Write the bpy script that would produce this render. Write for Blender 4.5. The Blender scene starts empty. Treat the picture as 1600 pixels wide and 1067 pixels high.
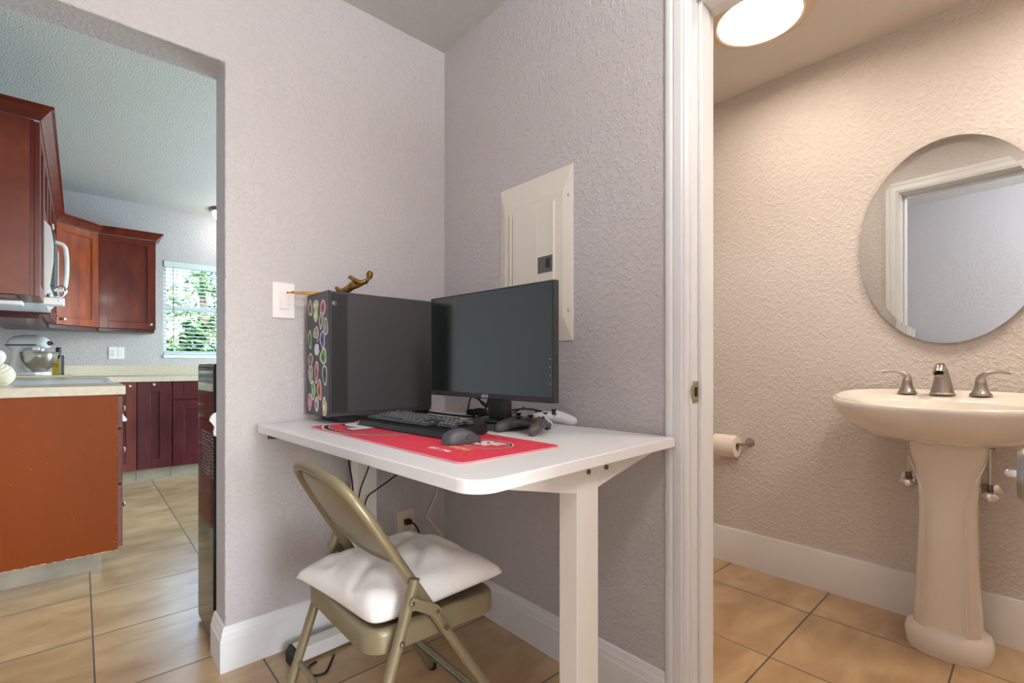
import bpy, math, random
from mathutils import Vector, Matrix, noise
random.seed(7)
SC = bpy.context.scene
COL = SC.collection
PI = math.pi

# ------------------------------------------------------------------ camera, world, lights, exposure
CAMH = 1.02
FX, FY = 0.6702, 0.7422                       # viewing direction on the floor plan
cam_d = bpy.data.cameras.new('camera'); cam = bpy.data.objects.new('camera', cam_d); COL.objects.link(cam)
cam.location = (0, 0, CAMH)
cam.rotation_euler = (PI/2, 0, -math.atan2(FX, FY))
cam_d.sensor_width = 36.0; cam_d.lens = 36.0*748.15/1600; cam_d.shift_y = 36.0/1600
cam_d.clip_start = 0.02
SC.camera = cam
SC.view_settings.view_transform = 'Standard'; SC.view_settings.look = 'None'
SC.view_settings.gamma = 1.0; SC.view_settings.use_curve_mapping = False
SC.view_settings.exposure = 0.0
try:
    SC.cycles.use_denoising = True
    SC.cycles.max_bounces = 10
    SC.cycles.sample_clamp_indirect = 6.0
except Exception: pass

W = bpy.data.worlds.new('world'); SC.world = W; W.use_nodes = True
nt = W.node_tree
bg = nt.nodes['Background']
sky = nt.nodes.new('ShaderNodeTexSky'); sky.sky_type = 'NISHITA'
sky.sun_disc = False; sky.sun_elevation = math.radians(48); sky.sun_rotation = math.radians(160)
sky.air_density = 1.2; sky.dust_density = 2.5
nt.links.new(sky.outputs[0], bg.inputs[0]); bg.inputs[1].default_value = 2.6

def light(name, kind, loc, energy, color, size=1.0, size_y=None, rot=(0,0,0), spread=None):
    d = bpy.data.lights.new(name, kind); d.energy = energy; d.color = color
    o = bpy.data.objects.new(name, d); COL.objects.link(o); o.location = loc; o.rotation_euler = rot
    if kind == 'AREA':
        d.size = size
        if size_y: d.shape = 'RECTANGLE'; d.size_y = size_y
        if spread: d.spread = spread
    elif kind == 'POINT': d.shadow_soft_size = size
    elif kind == 'SUN': d.angle = size
    return o
light('sun', 'SUN', (0, 0, 6), 6.0, (1, .95, .88), .01, rot=(math.radians(42), 0, math.radians(20)))
# daylight entering by the window behind the camera
light('hall_window_daylight', 'AREA', (0.30, -3.02, 1.45), 84, (.82, .92, 1), 1.3, 1.3, rot=(PI/2, 0, 0))
# lamp added above the camera, out of view, to lift the hall light level
light('hall_fill_light', 'POINT', (0.40, -.22, 2.26), 44, (1, .98, .99), .13)
# cool daylight fill at an unseen right-hand kitchen window, added for light
light('kitchen_daylight_fill', 'AREA', (3.42, 4.1, 1.25), 140, (.54, .83, .97), 1.9, 1.9, rot=(0, PI/2, 0))
light('kitchen_lamp_light', 'POINT', (1.13, 5.60, 2.40), 3, (1, .97, .93), .09)

# ------------------------------------------------------------------ helpers
def srgb(r, g, b):
    def c(v):
        v /= 255.0
        return v/12.92 if v <= .04045 else ((v+.055)/1.055)**2.4
    return (c(r), c(g), c(b), 1)

def mat(name, col, rough=.5, metal=0, bump=None, var=None, coat=0, spec=None, emit=None, ior=None, trans=0, detail=3, stretch=None):
    m = bpy.data.materials.new(name); m.use_nodes = True
    N = m.node_tree.nodes; L = m.node_tree.links
    p = N['Principled BSDF']
    p.inputs['Base Color'].default_value = col; p.inputs['Roughness'].default_value = rough
    p.inputs['Metallic'].default_value = metal
    if coat: p.inputs['Coat Weight'].default_value = coat; p.inputs['Coat Roughness'].default_value = .08
    if spec is not None: p.inputs['Specular IOR Level'].default_value = spec
    if ior: p.inputs['IOR'].default_value = ior
    if trans: p.inputs['Transmission Weight'].default_value = trans
    if emit: p.inputs['Emission Color'].default_value = emit[0]; p.inputs['Emission Strength'].default_value = emit[1]
    tc = None
    if bump or var:
        tc = N.new('ShaderNodeTexCoord')
        mp = N.new('ShaderNodeMapping'); L.new(tc.outputs['Object'], mp.inputs[0])
        if stretch: mp.inputs['Scale'].default_value = stretch
    if bump:
        sc, st, di = bump
        n = N.new('ShaderNodeTexNoise'); n.inputs['Scale'].default_value = sc; n.inputs['Detail'].default_value = detail
        L.new(mp.outputs[0], n.inputs['Vector'])
        b = N.new('ShaderNodeBump'); b.inputs['Strength'].default_value = st; b.inputs['Distance'].default_value = di
        L.new(n.outputs['Fac'], b.inputs['Height']); L.new(b.outputs[0], p.inputs['Normal'])
    if var:
        sc, c2, lo, hi = var
        n = N.new('ShaderNodeTexNoise'); n.inputs['Scale'].default_value = sc; n.inputs['Detail'].default_value = 5
        L.new(mp.outputs[0], n.inputs['Vector'])
        r = N.new('ShaderNodeValToRGB'); r.color_ramp.elements[0].position = lo; r.color_ramp.elements[1].position = hi
        r.color_ramp.elements[0].color = col; r.color_ramp.elements[1].color = c2
        L.new(n.outputs['Fac'], r.inputs[0]); L.new(r.outputs[0], p.inputs['Base Color'])
    return m

def wall_mat(name, col, scale=74, strength=.42, dist=.004, rough=.55, lo=.47, hi=.62):
    m = bpy.data.materials.new(name); m.use_nodes = True
    N = m.node_tree.nodes; L = m.node_tree.links; p = N['Principled BSDF']
    p.inputs['Base Color'].default_value = col; p.inputs['Roughness'].default_value = rough
    tc = N.new('ShaderNodeTexCoord')
    n = N.new('ShaderNodeTexNoise'); n.inputs['Scale'].default_value = scale; n.inputs['Detail'].default_value = 2.5
    n.inputs['Distortion'].default_value = .25
    L.new(tc.outputs['Object'], n.inputs['Vector'])
    r = N.new('ShaderNodeValToRGB'); r.color_ramp.elements[0].position = lo; r.color_ramp.elements[1].position = hi
    L.new(n.outputs['Fac'], r.inputs[0])
    b = N.new('ShaderNodeBump'); b.inputs['Strength'].default_value = strength; b.inputs['Distance'].default_value = dist
    L.new(r.outputs[0], b.inputs['Height']); L.new(b.outputs[0], p.inputs['Normal'])
    return m

def floor_mat():
    m = bpy.data.materials.new('ceramic_floor_tiles'); m.use_nodes = True
    N = m.node_tree.nodes; L = m.node_tree.links; p = N['Principled BSDF']
    tc = N.new('ShaderNodeTexCoord'); sp = N.new('ShaderNodeSeparateXYZ'); L.new(tc.outputs['Object'], sp.inputs[0])
    def M(op, a, b=None, c=None):
        n = N.new('ShaderNodeMath'); n.operation = op
        for i, v in enumerate((a, b, c)):
            if v is None: continue
            if isinstance(v, (int, float)): n.inputs[i].default_value = v
            else: L.new(v, n.inputs[i])
        return n.outputs[0]
    PX, PY = .4375, .4365
    gx = M('DIVIDE', M('SUBTRACT', sp.outputs[0], .036), PX); gy = M('DIVIDE', M('SUBTRACT', sp.outputs[1], 1.947), PY)
    ix = M('FLOOR', gx); iy = M('FLOOR', gy)
    fx = M('SUBTRACT', gx, ix); fy = M('SUBTRACT', gy, iy)
    dx = M('MULTIPLY', M('MINIMUM', fx, M('SUBTRACT', 1, fx)), PX)
    dy = M('MULTIPLY', M('MINIMUM', fy, M('SUBTRACT', 1, fy)), PY)
    d = M('MINIMUM', dx, dy)
    tile = N.new('ShaderNodeMapRange'); L.new(d, tile.inputs[0])
    tile.inputs[1].default_value = .0022; tile.inputs[2].default_value = .0036
    cmb = N.new('ShaderNodeCombineXYZ'); L.new(ix, cmb.inputs[0]); L.new(iy, cmb.inputs[1])
    wn = N.new('ShaderNodeTexWhiteNoise'); L.new(cmb.outputs[0], wn.inputs['Vector'])
    # stone clouding, shifted per tile
    off = N.new('ShaderNodeVectorMath'); off.operation = 'SCALE'; L.new(wn.outputs['Color'], off.inputs[0]); off.inputs[3].default_value = 9
    add = N.new('ShaderNodeVectorMath'); L.new(tc.outputs['Object'], add.inputs[0]); L.new(off.outputs[0], add.inputs[1])
    mp = N.new('ShaderNodeMapping'); mp.inputs['Scale'].default_value = (1.6, 3.4, 1); mp.inputs['Rotation'].default_value = (0, 0, .25)
    L.new(add.outputs[0], mp.inputs[0])
    n1 = N.new('ShaderNodeTexNoise'); n1.inputs['Scale'].default_value = 2.2; n1.inputs['Detail'].default_value = 5; n1.inputs['Roughness'].default_value = .5
    n1.inputs['Distortion'].default_value = .5
    L.new(mp.outputs[0], n1.inputs['Vector'])
    sm_ = N.new('ShaderNodeMapRange'); L.new(n1.outputs['Fac'], sm_.inputs[0]); sm_.inputs[1].default_value = .25; sm_.inputs[2].default_value = .78
    cm = N.new('ShaderNodeMix'); cm.data_type = 'RGBA'; L.new(sm_.outputs[0], cm.inputs[0])
    cm.inputs[6].default_value = srgb(164, 128, 86); cm.inputs[7].default_value = srgb(210, 178, 134)
    hsv = N.new('ShaderNodeHueSaturation'); L.new(cm.outputs[2], hsv.inputs['Color'])
    L.new(M('ADD', M('MULTIPLY', wn.outputs['Value'], .12), .94), hsv.inputs['Value'])
    mx = N.new('ShaderNodeMix'); mx.data_type = 'RGBA'; L.new(tile.outputs[0], mx.inputs[0])
    mx.inputs[6].default_value = srgb(84, 72, 62); L.new(hsv.outputs[0], mx.inputs[7])
    L.new(mx.outputs[2], p.inputs['Base Color'])
    p.inputs['Specular IOR Level'].default_value = .8; p.inputs['Coat Weight'].default_value = .5; p.inputs['Coat Roughness'].default_value = .28; p.inputs['Coat IOR'].default_value = 1.6
    mr = N.new('ShaderNodeMix'); L.new(tile.outputs[0], mr.inputs[0]); mr.inputs[2].default_value = .8; mr.inputs[3].default_value = .27
    L.new(mr.outputs[0], p.inputs['Roughness'])
    b = N.new('ShaderNodeBump'); b.inputs['Strength'].default_value = .5; b.inputs['Distance'].default_value = .002
    hh = M('ADD', tile.outputs[0], M('MULTIPLY', n1.outputs['Fac'], .02))
    L.new(hh, b.inputs['Height']); L.new(b.outputs[0], p.inputs['Normal'])
    return m

class MB:
    """collects shapes into one mesh"""
    def __init__(s): s.v = []; s.f = []; s.mi = []; s.cur = 0
    def add(s, vs, fs):
        o = len(s.v); s.v += [Vector(v) for v in vs]; s.f += [[i+o for i in f] for f in fs]; s.mi += [s.cur]*len(fs); return s
    def box(s, x0, x1, y0, y1, z0, z1):
        vs = [(x, y, z) for z in (z0, z1) for y in (y0, y1) for x in (x0, x1)]
        return s.add(vs, [(0, 2, 3, 1), (4, 5, 7, 6), (0, 1, 5, 4), (2, 6, 7, 3), (0, 4, 6, 2), (1, 3, 7, 5)])
    def prism(s, pts, axis, lo, hi):
        n = len(pts)
        def P(p, h):
            return {'x': (h, p[0], p[1]), 'y': (p[0], h, p[1]), 'z': (p[0], p[1], h)}[axis]
        vs = [P(p, lo) for p in pts] + [P(p, hi) for p in pts]
        return s.add(vs, [list(range(n))[::-1], list(range(n, 2*n))] + [(i, (i+1) % n, (i+1) % n+n, i+n) for i in range(n)])
    def loft(s, rings, closed=True, cap0=True, cap1=True):
        n = len(rings[0]); vs = [p for r in rings for p in r]; fs = []
        for k in range(len(rings)-1):
            for i in range(n if closed else n-1):
                j = (i+1) % n
                fs.append((k*n+i, k*n+j, (k+1)*n+j, (k+1)*n+i))
        if cap0: fs.append(list(range(n))[::-1])
        if cap1: fs.append([(len(rings)-1)*n+i for i in range(n)])
        return s.add(vs, fs)
    def tube(s, pts, r, n=10, flat=1.0, cap=True, closed=False):
        pts = [Vector(p) for p in pts]; m = len(pts); rs = r if isinstance(r, (list, tuple)) else [r]*m
        rings = []; up = None
        for i, p in enumerate(pts):
            if closed: t = pts[(i+1) % m]-pts[i-1]
            else: t = pts[min(i+1, m-1)]-pts[max(i-1, 0)]
            t.normalize()
            if up is None:
                up = Vector((0, 0, 1)) if abs(t.z) < .9 else Vector((1, 0, 0))
            a = up - t*up.dot(t); a.normalize(); b = t.cross(a); up = a
            rings.append([p + (a*math.cos(2*PI*k/n) + b*math.sin(2*PI*k/n)*flat)*rs[i] for k in range(n)])
        if closed:
            rings.append(rings[0]); return s.loft(rings, True, False, False)
        return s.loft(rings, True, cap, cap)
    def lathe(s, prof, c=(0, 0, 0), n=32, axis='z', cap=True):
        rings = []
        for r, h in prof:
            ring = []
            for k in range(n):
                a = 2*PI*k/n; u, w = r*math.cos(a), r*math.sin(a)
                p = {'z': (u, w, h), 'x': (h, u, w), 'y': (w, h, u), '-x': (-h, w, u)}[axis]
                ring.append(Vector(c)+Vector(p))
            rings.append(ring)
        return s.loft(rings, True, cap, cap)
    def ball(s, c, r, n=16, m=10, rot=None):
        r = Vector(r) if not isinstance(r, (int, float)) else Vector((r, r, r)); c = Vector(c)
        rings = []
        for j in range(1, m):
            ph = PI*j/m - PI/2
            ring = []
            for k in range(n):
                a = 2*PI*k/n; q = Vector((r.x*math.cos(ph)*math.cos(a), r.y*math.cos(ph)*math.sin(a), r.z*math.sin(ph)))
                if rot: q = rot @ q
                ring.append(c+q)
            rings.append(ring)
        o = len(s.v); s.loft(rings, True, False, False)
        b = Vector((0, 0, -r.z)); t = Vector((0, 0, r.z))
        if rot: b = rot @ b; t = rot @ t
        ib = len(s.v); s.v += [c+b, c+t]
        for k in range(n):
            s.f.append([ib, o+(k+1) % n, o+k]); s.mi.append(s.cur)
            q = o+(m-2)*n; s.f.append([q+k, q+(k+1) % n, ib+1]); s.mi.append(s.cur)
        return s
    def sweep(s, path, prof, z0=0):
        """prof: closed (offset to the right of travel, z); path: xy points, mitred"""
        P = [Vector((p[0], p[1])) for p in path]; rings = []
        for i, p in enumerate(P):
            dirs = []
            if i > 0: dirs.append((P[i]-P[i-1]).normalized())
            if i < len(P)-1: dirs.append((P[i+1]-P[i]).normalized())
            ns = [Vector((d.y, -d.x)) for d in dirs]
            n = sum(ns, Vector((0, 0))); n.normalize(); k = 1/max(.2, n.dot(ns[0]))
            rings.append([(p.x+n.x*k*o, p.y+n.y*k*o, z0+z) for o, z in prof])
        return s.loft(rings)
    def xf(s, M, start=0):
        for i in range(start, len(s.v)): s.v[i] = M @ s.v[i]
        return s
    def build(s, name, m, parent=None, loc=None, rot=None, bevel=0, seg=2, smooth=True, ang=35, sub=0, remesh=0, sm=0, mats=None):
        me = bpy.data.meshes.new(name); me.from_pydata([tuple(v) for v in s.v], [], s.f); me.validate()
        for mm in (mats or [m]): me.materials.append(mm)
        if mats:
            for p, k in zip(me.polygons, s.mi): p.material_index = k
        import bmesh
        bm = bmesh.new(); bm.from_mesh(me); bmesh.ops.recalc_face_normals(bm, faces=bm.faces); bm.to_mesh(me); bm.free()
        if smooth:
            for p in me.polygons: p.use_smooth = True
            if not sub and not remesh: me.set_sharp_from_angle(angle=math.radians(ang))
        o = bpy.data.objects.new(name, me); COL.objects.link(o)
        if parent: o.parent = parent
        if loc: o.location = loc
        if rot: o.rotation_euler = rot
        if remesh:
            r = o.modifiers.new('remesh', 'REMESH'); r.mode = 'VOXEL'; r.voxel_size = remesh; r.use_smooth_shade = True
            if sm: q = o.modifiers.new('smooth', 'SMOOTH'); q.iterations = sm; q.factor = .5
        if bevel:
            b = o.modifiers.new('bevel', 'BEVEL'); b.width = bevel; b.segments = seg; b.limit_method = 'ANGLE'; b.angle_limit = math.radians(40)
            b.harden_normals = True
        if sub:
            q = o.modifiers.new('sub', 'SUBSURF'); q.levels = sub; q.render_levels = sub
        return o

def tag(o, label=None, cat=None, group=None, kind=None):
    if label: o['label'] = label
    if cat: o['category'] = cat
    if group: o['group'] = group
    if kind: o['kind'] = kind
    return o
def thing(name, label, cat, loc=(0, 0, 0), rz=0, group=None):
    o = bpy.data.objects.new(name, None); COL.objects.link(o); o.location = loc; o.rotation_euler = (0, 0, rz)
    o.empty_display_size = .1
    return tag(o, label, cat, group)
def struct(o): o['kind'] = 'structure'; return o
def kids(o): return [c for c in bpy.data.objects if c.parent == o]
def copy_tree(o, parent=None):
    c = o.copy(); COL.objects.link(c); c.parent = parent
    for ch in kids(o): copy_tree(ch, c)
    return c
def spline(pts, n=6):
    P = [Vector(p) for p in pts]; out = []
    for i in range(len(P)-1):
        a = P[max(i-1, 0)]; b = P[i]; c = P[i+1]; d = P[min(i+2, len(P)-1)]
        for k in range(n):
            t = k/n
            out.append(.5*((2*b)+(c-a)*t+(2*a-5*b+4*c-d)*t*t+(3*b-a-3*c+d)*t**3))
    out.append(P[-1]); return out
def text_mesh(name, body, size, m, parent, M, ext=.0003, bold=0):
    cu = bpy.data.curves.new(name, 'FONT'); cu.body = body; cu.size = size; cu.extrude = ext; cu.align_x = 'CENTER'; cu.align_y = 'CENTER'; cu.offset = bold
    t = bpy.data.objects.new(name, cu); COL.objects.link(t)
    dg = bpy.context.evaluated_depsgraph_get(); dg.update()
    me = bpy.data.meshes.new_from_object(t.evaluated_get(dg)); bpy.data.objects.remove(t); bpy.data.curves.remove(cu)
    me.name = name; me.transform(M); me.materials.clear(); me.materials.append(m)
    o = bpy.data.objects.new(name, me); COL.objects.link(o); o.parent = parent
    return o

# ------------------------------------------------------------------ materials
M_wall = wall_mat('grey_wall_paint', srgb(194, 188, 188))
M_bathwall = wall_mat('grey_wall_paint_lightened', srgb(214, 206, 200), scale=68, strength=.5)  # hall wall paint, lightened so the bathroom looks brighter and bounces more
M_ceil = wall_mat('textured_ceiling_paint', srgb(206, 204, 200), scale=110, strength=.55, dist=.003, lo=.42, hi=.62)
M_bceil = mat('smooth_ceiling_paint', srgb(222, 214, 204), .7)
M_floor = floor_mat()
M_trim = mat('white_trim_paint', srgb(234, 232, 231), .32)
M_desk = mat('white_laminate', srgb(236, 234, 234), .3)
M_deskm = mat('white_powder_coat', srgb(232, 228, 222), .38)
M_blackpl = mat('black_plastic', srgb(22, 22, 23), .4)
M_black = mat('black_rubber', srgb(14, 14, 15), .55)
M_pc = mat('black_painted_steel', srgb(62, 60, 62), .42, bump=(900, .06, .0003))
M_pcf = mat('dark_front_plastic', srgb(46, 46, 49), .38)
M_mesh = mat('perforated_mesh', srgb(30, 30, 31), .6)
M_screen = mat('glossy_screen', srgb(5, 12, 13), .13, spec=1.0)
M_bezel = mat('monitor_bezel', srgb(38, 38, 40), .4)
M_logo = mat('silver_logo', srgb(190, 192, 194), .4)
M_red = mat('red_cloth', srgb(205, 34, 58), .75, var=(60, srgb(220, 74, 92), .35, .7), stretch=(1, 4, 1))
M_matw = mat('white_print', srgb(228, 226, 226), .75)
M_matb = mat('black_print', srgb(30, 24, 24), .75)
M_matg = mat('gold_print', srgb(214, 176, 120), .75)
M_key = mat('black_keycap', srgb(62, 66, 68), .3)
M_legend = mat('white_legend', srgb(240, 246, 246), .5)
M_mouse = mat('dark_grey_plastic', srgb(74, 75, 80), .42)
M_ctrlb = mat('charcoal_plastic', srgb(80, 78, 80), .36)
M_ctrlw = mat('white_plastic', srgb(226, 226, 228), .35)
M_led = mat('red_led', srgb(210, 60, 30), .4, emit=(srgb(255, 60, 20), .6))
M_chair = mat('beige_painted_metal', srgb(134, 122, 94), .34, metal=.25, bump=(300, .05, .0005))
M_steel = mat('worn_steel', srgb(120, 116, 106), .25, metal=.9)
M_pillow = mat('off_white_cotton', srgb(240, 235, 230), .85, bump=(9, .35, .02), detail=4)
M_cab = mat('dark_cherry_wood', srgb(84, 22, 14), .3, spec=.3, var=(3.0, srgb(122, 46, 22), .35, .8), coat=.08, stretch=(4, 4, 1))
M_cab2 = mat('purple_cherry_wood', srgb(62, 14, 20), .3, spec=.3, var=(3.0, srgb(92, 32, 34), .35, .8), coat=.06, stretch=(4, 4, 1))
M_side = mat('orange_veneer_panel', srgb(128, 54, 4), .5, spec=.2, var=(2.5, srgb(142, 66, 8), .3, .8), stretch=(1, 1, .25))
M_sideup = mat('cabinet_end_veneer', srgb(108, 42, 22), .35, spec=.3, var=(5, srgb(130, 60, 38), .4, .7), coat=.1)
M_chip = mat('raw_chipboard', srgb(214, 178, 130), .9)
M_counter = mat('beige_laminate', srgb(206, 194, 172), .3, var=(40, srgb(196, 182, 158), .4, .7))
M_toe = mat('grey_toe_tile', srgb(168, 158, 142), .4, var=(6, srgb(140, 132, 118), .4, .7))
M_white = mat('white_appliance', srgb(224, 226, 230), .25)
M_whitep = mat('white_switch_plastic', srgb(238, 232, 230), .35)
M_cream = mat('cream_plastic', srgb(222, 212, 192), .4)
M_panel = mat('cream_painted_steel', srgb(226, 219, 206), .38)
M_dgrey = mat('grey_latch_plastic', srgb(92, 90, 90), .4)
M_chrome = mat('chrome', srgb(220, 220, 222), .12, metal=1)
M_brushed = mat('brushed_nickel', srgb(172, 166, 160), .3, metal=1, bump=(200, .08, .0004), stretch=(1, 1, .05))
M_bowl = mat('stainless_bowl', srgb(190, 186, 180), .22, metal=1)
M_ceramic = mat('white_porcelain', srgb(238, 230, 220), .12, coat=.5)
M_mirror = mat('mirror_glass', srgb(222, 230, 236), .01, metal=1)
M_paper = mat('toilet_paper', srgb(238, 228, 214), .9, bump=(60, .2, .002))
M_card = mat('cardboard', srgb(176, 140, 100), .85)
M_bronze = mat('gold_bronze', srgb(150, 118, 58), .32, metal=.85, var=(60, srgb(92, 76, 44), .4, .7))
M_bamboo = mat('bamboo', srgb(196, 148, 84), .5, var=(80, srgb(168, 120, 62), .4, .7))
M_gloss = mat('glossy_black_panel', srgb(9, 5, 4), .06, spec=.3)
M_glass = mat('window_glass', (1, 1, 1, 1), 0, trans=1, ior=1.01)
M_blind = mat('white_blind', srgb(206, 220, 222), .5)
M_wand = mat('dark_grey_wand', srgb(60, 90, 96), .4)
M_leaf = mat('leaf_green', srgb(52, 84, 38), .6, var=(3, srgb(96, 118, 60), .4, .65))
M_leaf2 = mat('leaf_dark_green', srgb(32, 62, 44), .6, var=(3, srgb(70, 100, 66), .4, .65))
M_bark = mat('bark', srgb(96, 80, 64), .9)
M_grass = mat('lawn_grass', srgb(60, 84, 44), .9, var=(3, srgb(84, 104, 58), .3, .7))
M_glow = mat('lit_diffuser', srgb(255, 246, 232), .5, emit=((1, .86, .71, 1), 36))
M_fillglow = mat('fill_diffuser', srgb(255, 246, 232), .5, emit=((1, .88, .75, 1), 88))  # glow of the extra bathroom fill light, added out of view
M_glow2 = mat('lit_glass_dome', srgb(255, 250, 240), .4, emit=((1, .96, .9, 1), 3.5))
M_ringw = mat('lamp_trim_white', srgb(226, 206, 180), .5)
M_latch = mat('brass_nickel', srgb(176, 160, 130), .3, metal=.9)
M_bottle = mat('dark_bottle_glass', srgb(24, 22, 12), .15, coat=.5)
M_label = mat('yellow_label', srgb(206, 180, 62), .6, var=(9, srgb(150, 170, 60), .45, .7))
M_board = mat('pale_cutting_board', srgb(214, 196, 168), .5)

# ------------------------------------------------------------------ key planes
XL, XB, XB2, XW = -.52, 1.236, 1.362, 2.504
YA, YA2, YK = 1.829, 1.970, 5.90
ZC, ZK, ZB = 2.44, 2.59, 2.40
OX = .360                                      # right side of the kitchen opening
DY0, DY1 = -.045, .640                         # bathroom door opening
YBACK = -3.2; XR = 3.5; YB0, YB1 = -.95, 1.62

# ------------------------------------------------------------------ room shell
struct(MB().box(XL-.3, XR+.2, YBACK-.2, YK+.2, -.08, 0).build('floor', M_floor))
struct(MB().box(XL-.05, XB+.02, YBACK-.05, YA+.02, ZC, ZC+.05).build('ceiling', M_ceil))
struct(MB().box(XL-.05, XR+.05, YA2-.05, YK+.05, ZK, ZK+.05).build('ceiling', M_ceil))
struct(MB().box(XB2-.03, XW+.05, YB0-.05, YB1+.05, ZB, ZB+.04).build('ceiling', M_bceil))
struct(MB().box(XL-.12, XL, YBACK-.1, YK+.1, 0, ZK+.03).build('wall_left', M_wall))
# wall with the kitchen opening
struct(MB().prism([(OX, 0), (XR, 0), (XR, ZK+.02), (XL, ZK+.02), (XL, 2.03), (OX, 2.03)], 'y', YA, YA2).build('wall_back', M_wall, bevel=.006, seg=3))
# wall with the bathroom door
struct(MB().prism([(DY1+.02, 0), (YA, 0), (YA, ZC+.03), (YBACK, ZC+.03), (YBACK, 0), (DY0-.02, 0), (DY0-.02, 2.06), (DY1+.02, 2.06)], 'x', XB, XB2).build('wall_right', M_wall))
# hall back wall with window opening
wb = MB()
wb.box(XL, XB, YBACK-.12, YBACK, 0, .75); wb.box(XL, XB, YBACK-.12, YBACK, 2.15, ZC)
wb.box(XL, -.4, YBACK-.12, YBACK, .75, 2.15); wb.box(1.0, XB, YBACK-.12, YBACK, .75, 2.15)
struct(wb.build('wall_rear', M_wall))
fr = MB()
for a, b, c, d in ((-.4, 1.0, .75, .80), (-.4, 1.0, 2.10, 2.15), (-.4, -.35, .8, 2.1), (.95, 1.0, .8, 2.1), (-.35, .95, 1.43, 1.47)):
    fr.box(a, b, YBACK-.09, YBACK-.04, c, d)
struct(fr.build('window_2', M_trim))
# kitchen far wall with window opening
WX0, WX1, WZ0, WZ1 = .62, 1.56, 1.115, 2.065
wk = MB()
wk.box(XL, XR, YK, YK+.14, 0, WZ0); wk.box(XL, XR, YK, YK+.14, WZ1, ZK)
wk.box(XL, WX0, YK, YK+.14, WZ0, WZ1); wk.box(WX1, XR, YK, YK+.14, WZ0, WZ1)
struct(wk.build('wall_kitchen', M_wall))
# kitchen right wall; its unseen patio window opening is put in for light
wr = MB()
wr.box(XR, XR+.12, YA, 3.1, 0, ZK); wr.box(XR, XR+.12, 5.1, YK+.1, 0, ZK); wr.box(XR, XR+.12, 3.1, 5.1, 2.25, ZK); wr.box(XR, XR+.12, 3.1, 5.1, 0, .25)
struct(wr.build('wall_east', M_wall))
f2 = MB()
for a, b, c, d in ((3.1, 5.1, .25, .31), (3.1, 5.1, 2.19, 2.25), (3.1, 3.16, .31, 2.19), (5.04, 5.1, .31, 2.19), (4.07, 4.13, .31, 2.19)):
    f2.box(XR+.02, XR+.08, a, b, c, d)
struct(f2.build('window_added', M_trim))  # frame of the added window, never in view
# bathroom walls
struct(MB().box(XW, XW+.1, YB0-.1, YB1+.1, 0, ZB+.03).build('wall_bathroom', M_bathwall))
struct(MB().box(XB2, XW, YB1, YB1+.1, 0, ZB+.03).build('wall_bathroom_left', M_bathwall))
struct(MB().box(XB2, XW, YB0-.1, YB0, 0, ZB+.03).build('wall_bathroom_right', M_bathwall))
struct(MB().prism([(DY1+.02, 0), (YB1, 0), (YB1, ZB), (YB0, ZB), (YB0, 0), (DY0-.02, 0), (DY0-.02, 2.06), (DY1+.02, 2.06)], 'x', XB2+.0005, XB2+.004).build('wall_bathroom_front', M_bathwall))

# baseboards
BB = [(0, 0), (.017, 0), (.017, .104), (.0145, .107), (.0145, .111), (.0125, .118), (.0125, .122), (.011, .125), (.008, .134), (.008, .138), (.006, .1435), (.002, .146), (0, .146)]
struct(MB().sweep([(OX, YA2+.0), (OX, YA), (XB, YA), (XB, DY1+.073)], BB).build('baseboard_back', M_trim, ang=25))
struct(MB().sweep([(XL, YA2), (XL, YBACK)][::-1], BB).build('baseboard_left', M_trim, ang=25))
BF = [(0, 0), (.015, 0), (.015, .168), (.012, .175), (0, .175)]
struct(MB().sweep([(XW, YB1), (XW, YB0)], BF).build('baseboard_bathroom', M_trim, ang=25))
struct(MB().sweep([(XB2+.004, DY1+.074), (XB2+.004, YB1), (XW, YB1)], [(-o, z) for o, z in BF][::-1]).build('baseboard_bathroom_left', M_trim, ang=25)) if False else None

# bathroom door frame: casing both sides, jamb, stop, strike plate
CP = [(0, 0), (0, .011), (.004, .014), (.010, .016), (.018, .0165), (.024, .0135), (.027, .0135), (.030, .017), (.046, .019), (.052, .019), (.056, .0165), (.062, .0155), (.066, .012), (.068, .008), (.068, 0)]
def casing(mb, face_x, sgn):
    # u: distance from opening outward, w: thickness from wall ; inner edge at reveal 5 mm
    P = []
    for u, w in CP: P.append((.073-u, w))     # u=0 is outer edge
    def ring(y, z, dy, dz): return [(face_x+sgn*w, y+dy*u, z+dz*u) for u, w in P]
    rings = [ring(DY1, 0, 1, 0), ring(DY1, 2.03, 1, 1), ring(DY0, 2.03, -1, 1), ring(DY0, 0, -1, 0)]
    mb.loft(rings)
fd = MB(); casing(fd, XB, -1); struct(fd.build('trim_1', M_trim, ang=20))
fd = MB(); casing(fd, XB2+.004, 1); struct(fd.build('trim_2', M_trim, ang=20))
jm = MB()
jm.box(XB, XB2+.004, DY1, DY1+.02, 0, 2.05); jm.box(XB, XB2+.004, DY0-.02, DY0, 0, 2.05); jm.box(XB, XB2+.004, DY0, DY1, 2.03, 2.05)
jamb = struct(jm.build('trim_3', M_trim, bevel=.0015))
st = MB()
st.box(XB+.038, XB2-.042, DY1-.011, DY1, 0, 2.03); st.box(XB+.038, XB2-.042, DY0, DY0+.011, 0, 2.03); st.box(XB+.038, XB2-.042, DY0+.011, DY1-.011, 2.019, 2.03)
struct(st.build('trim_4', M_trim, bevel=.002))
sp = thing('strike_plate', 'small satin nickel strike plate on the white bathroom door jamb', 'strike plate', (XB+.018, DY1, .945))
a = MB()
pts = [(-.012, -.029), (.016, -.029), (.016, .029), (-.012, .029)] + [(-.012-.010*math.sin(PI*k/8), .022*math.cos(PI*k/8)) for k in range(9)]
a.prism(pts, 'y', -.0022, 0); a.build('plate', M_latch, sp)
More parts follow.
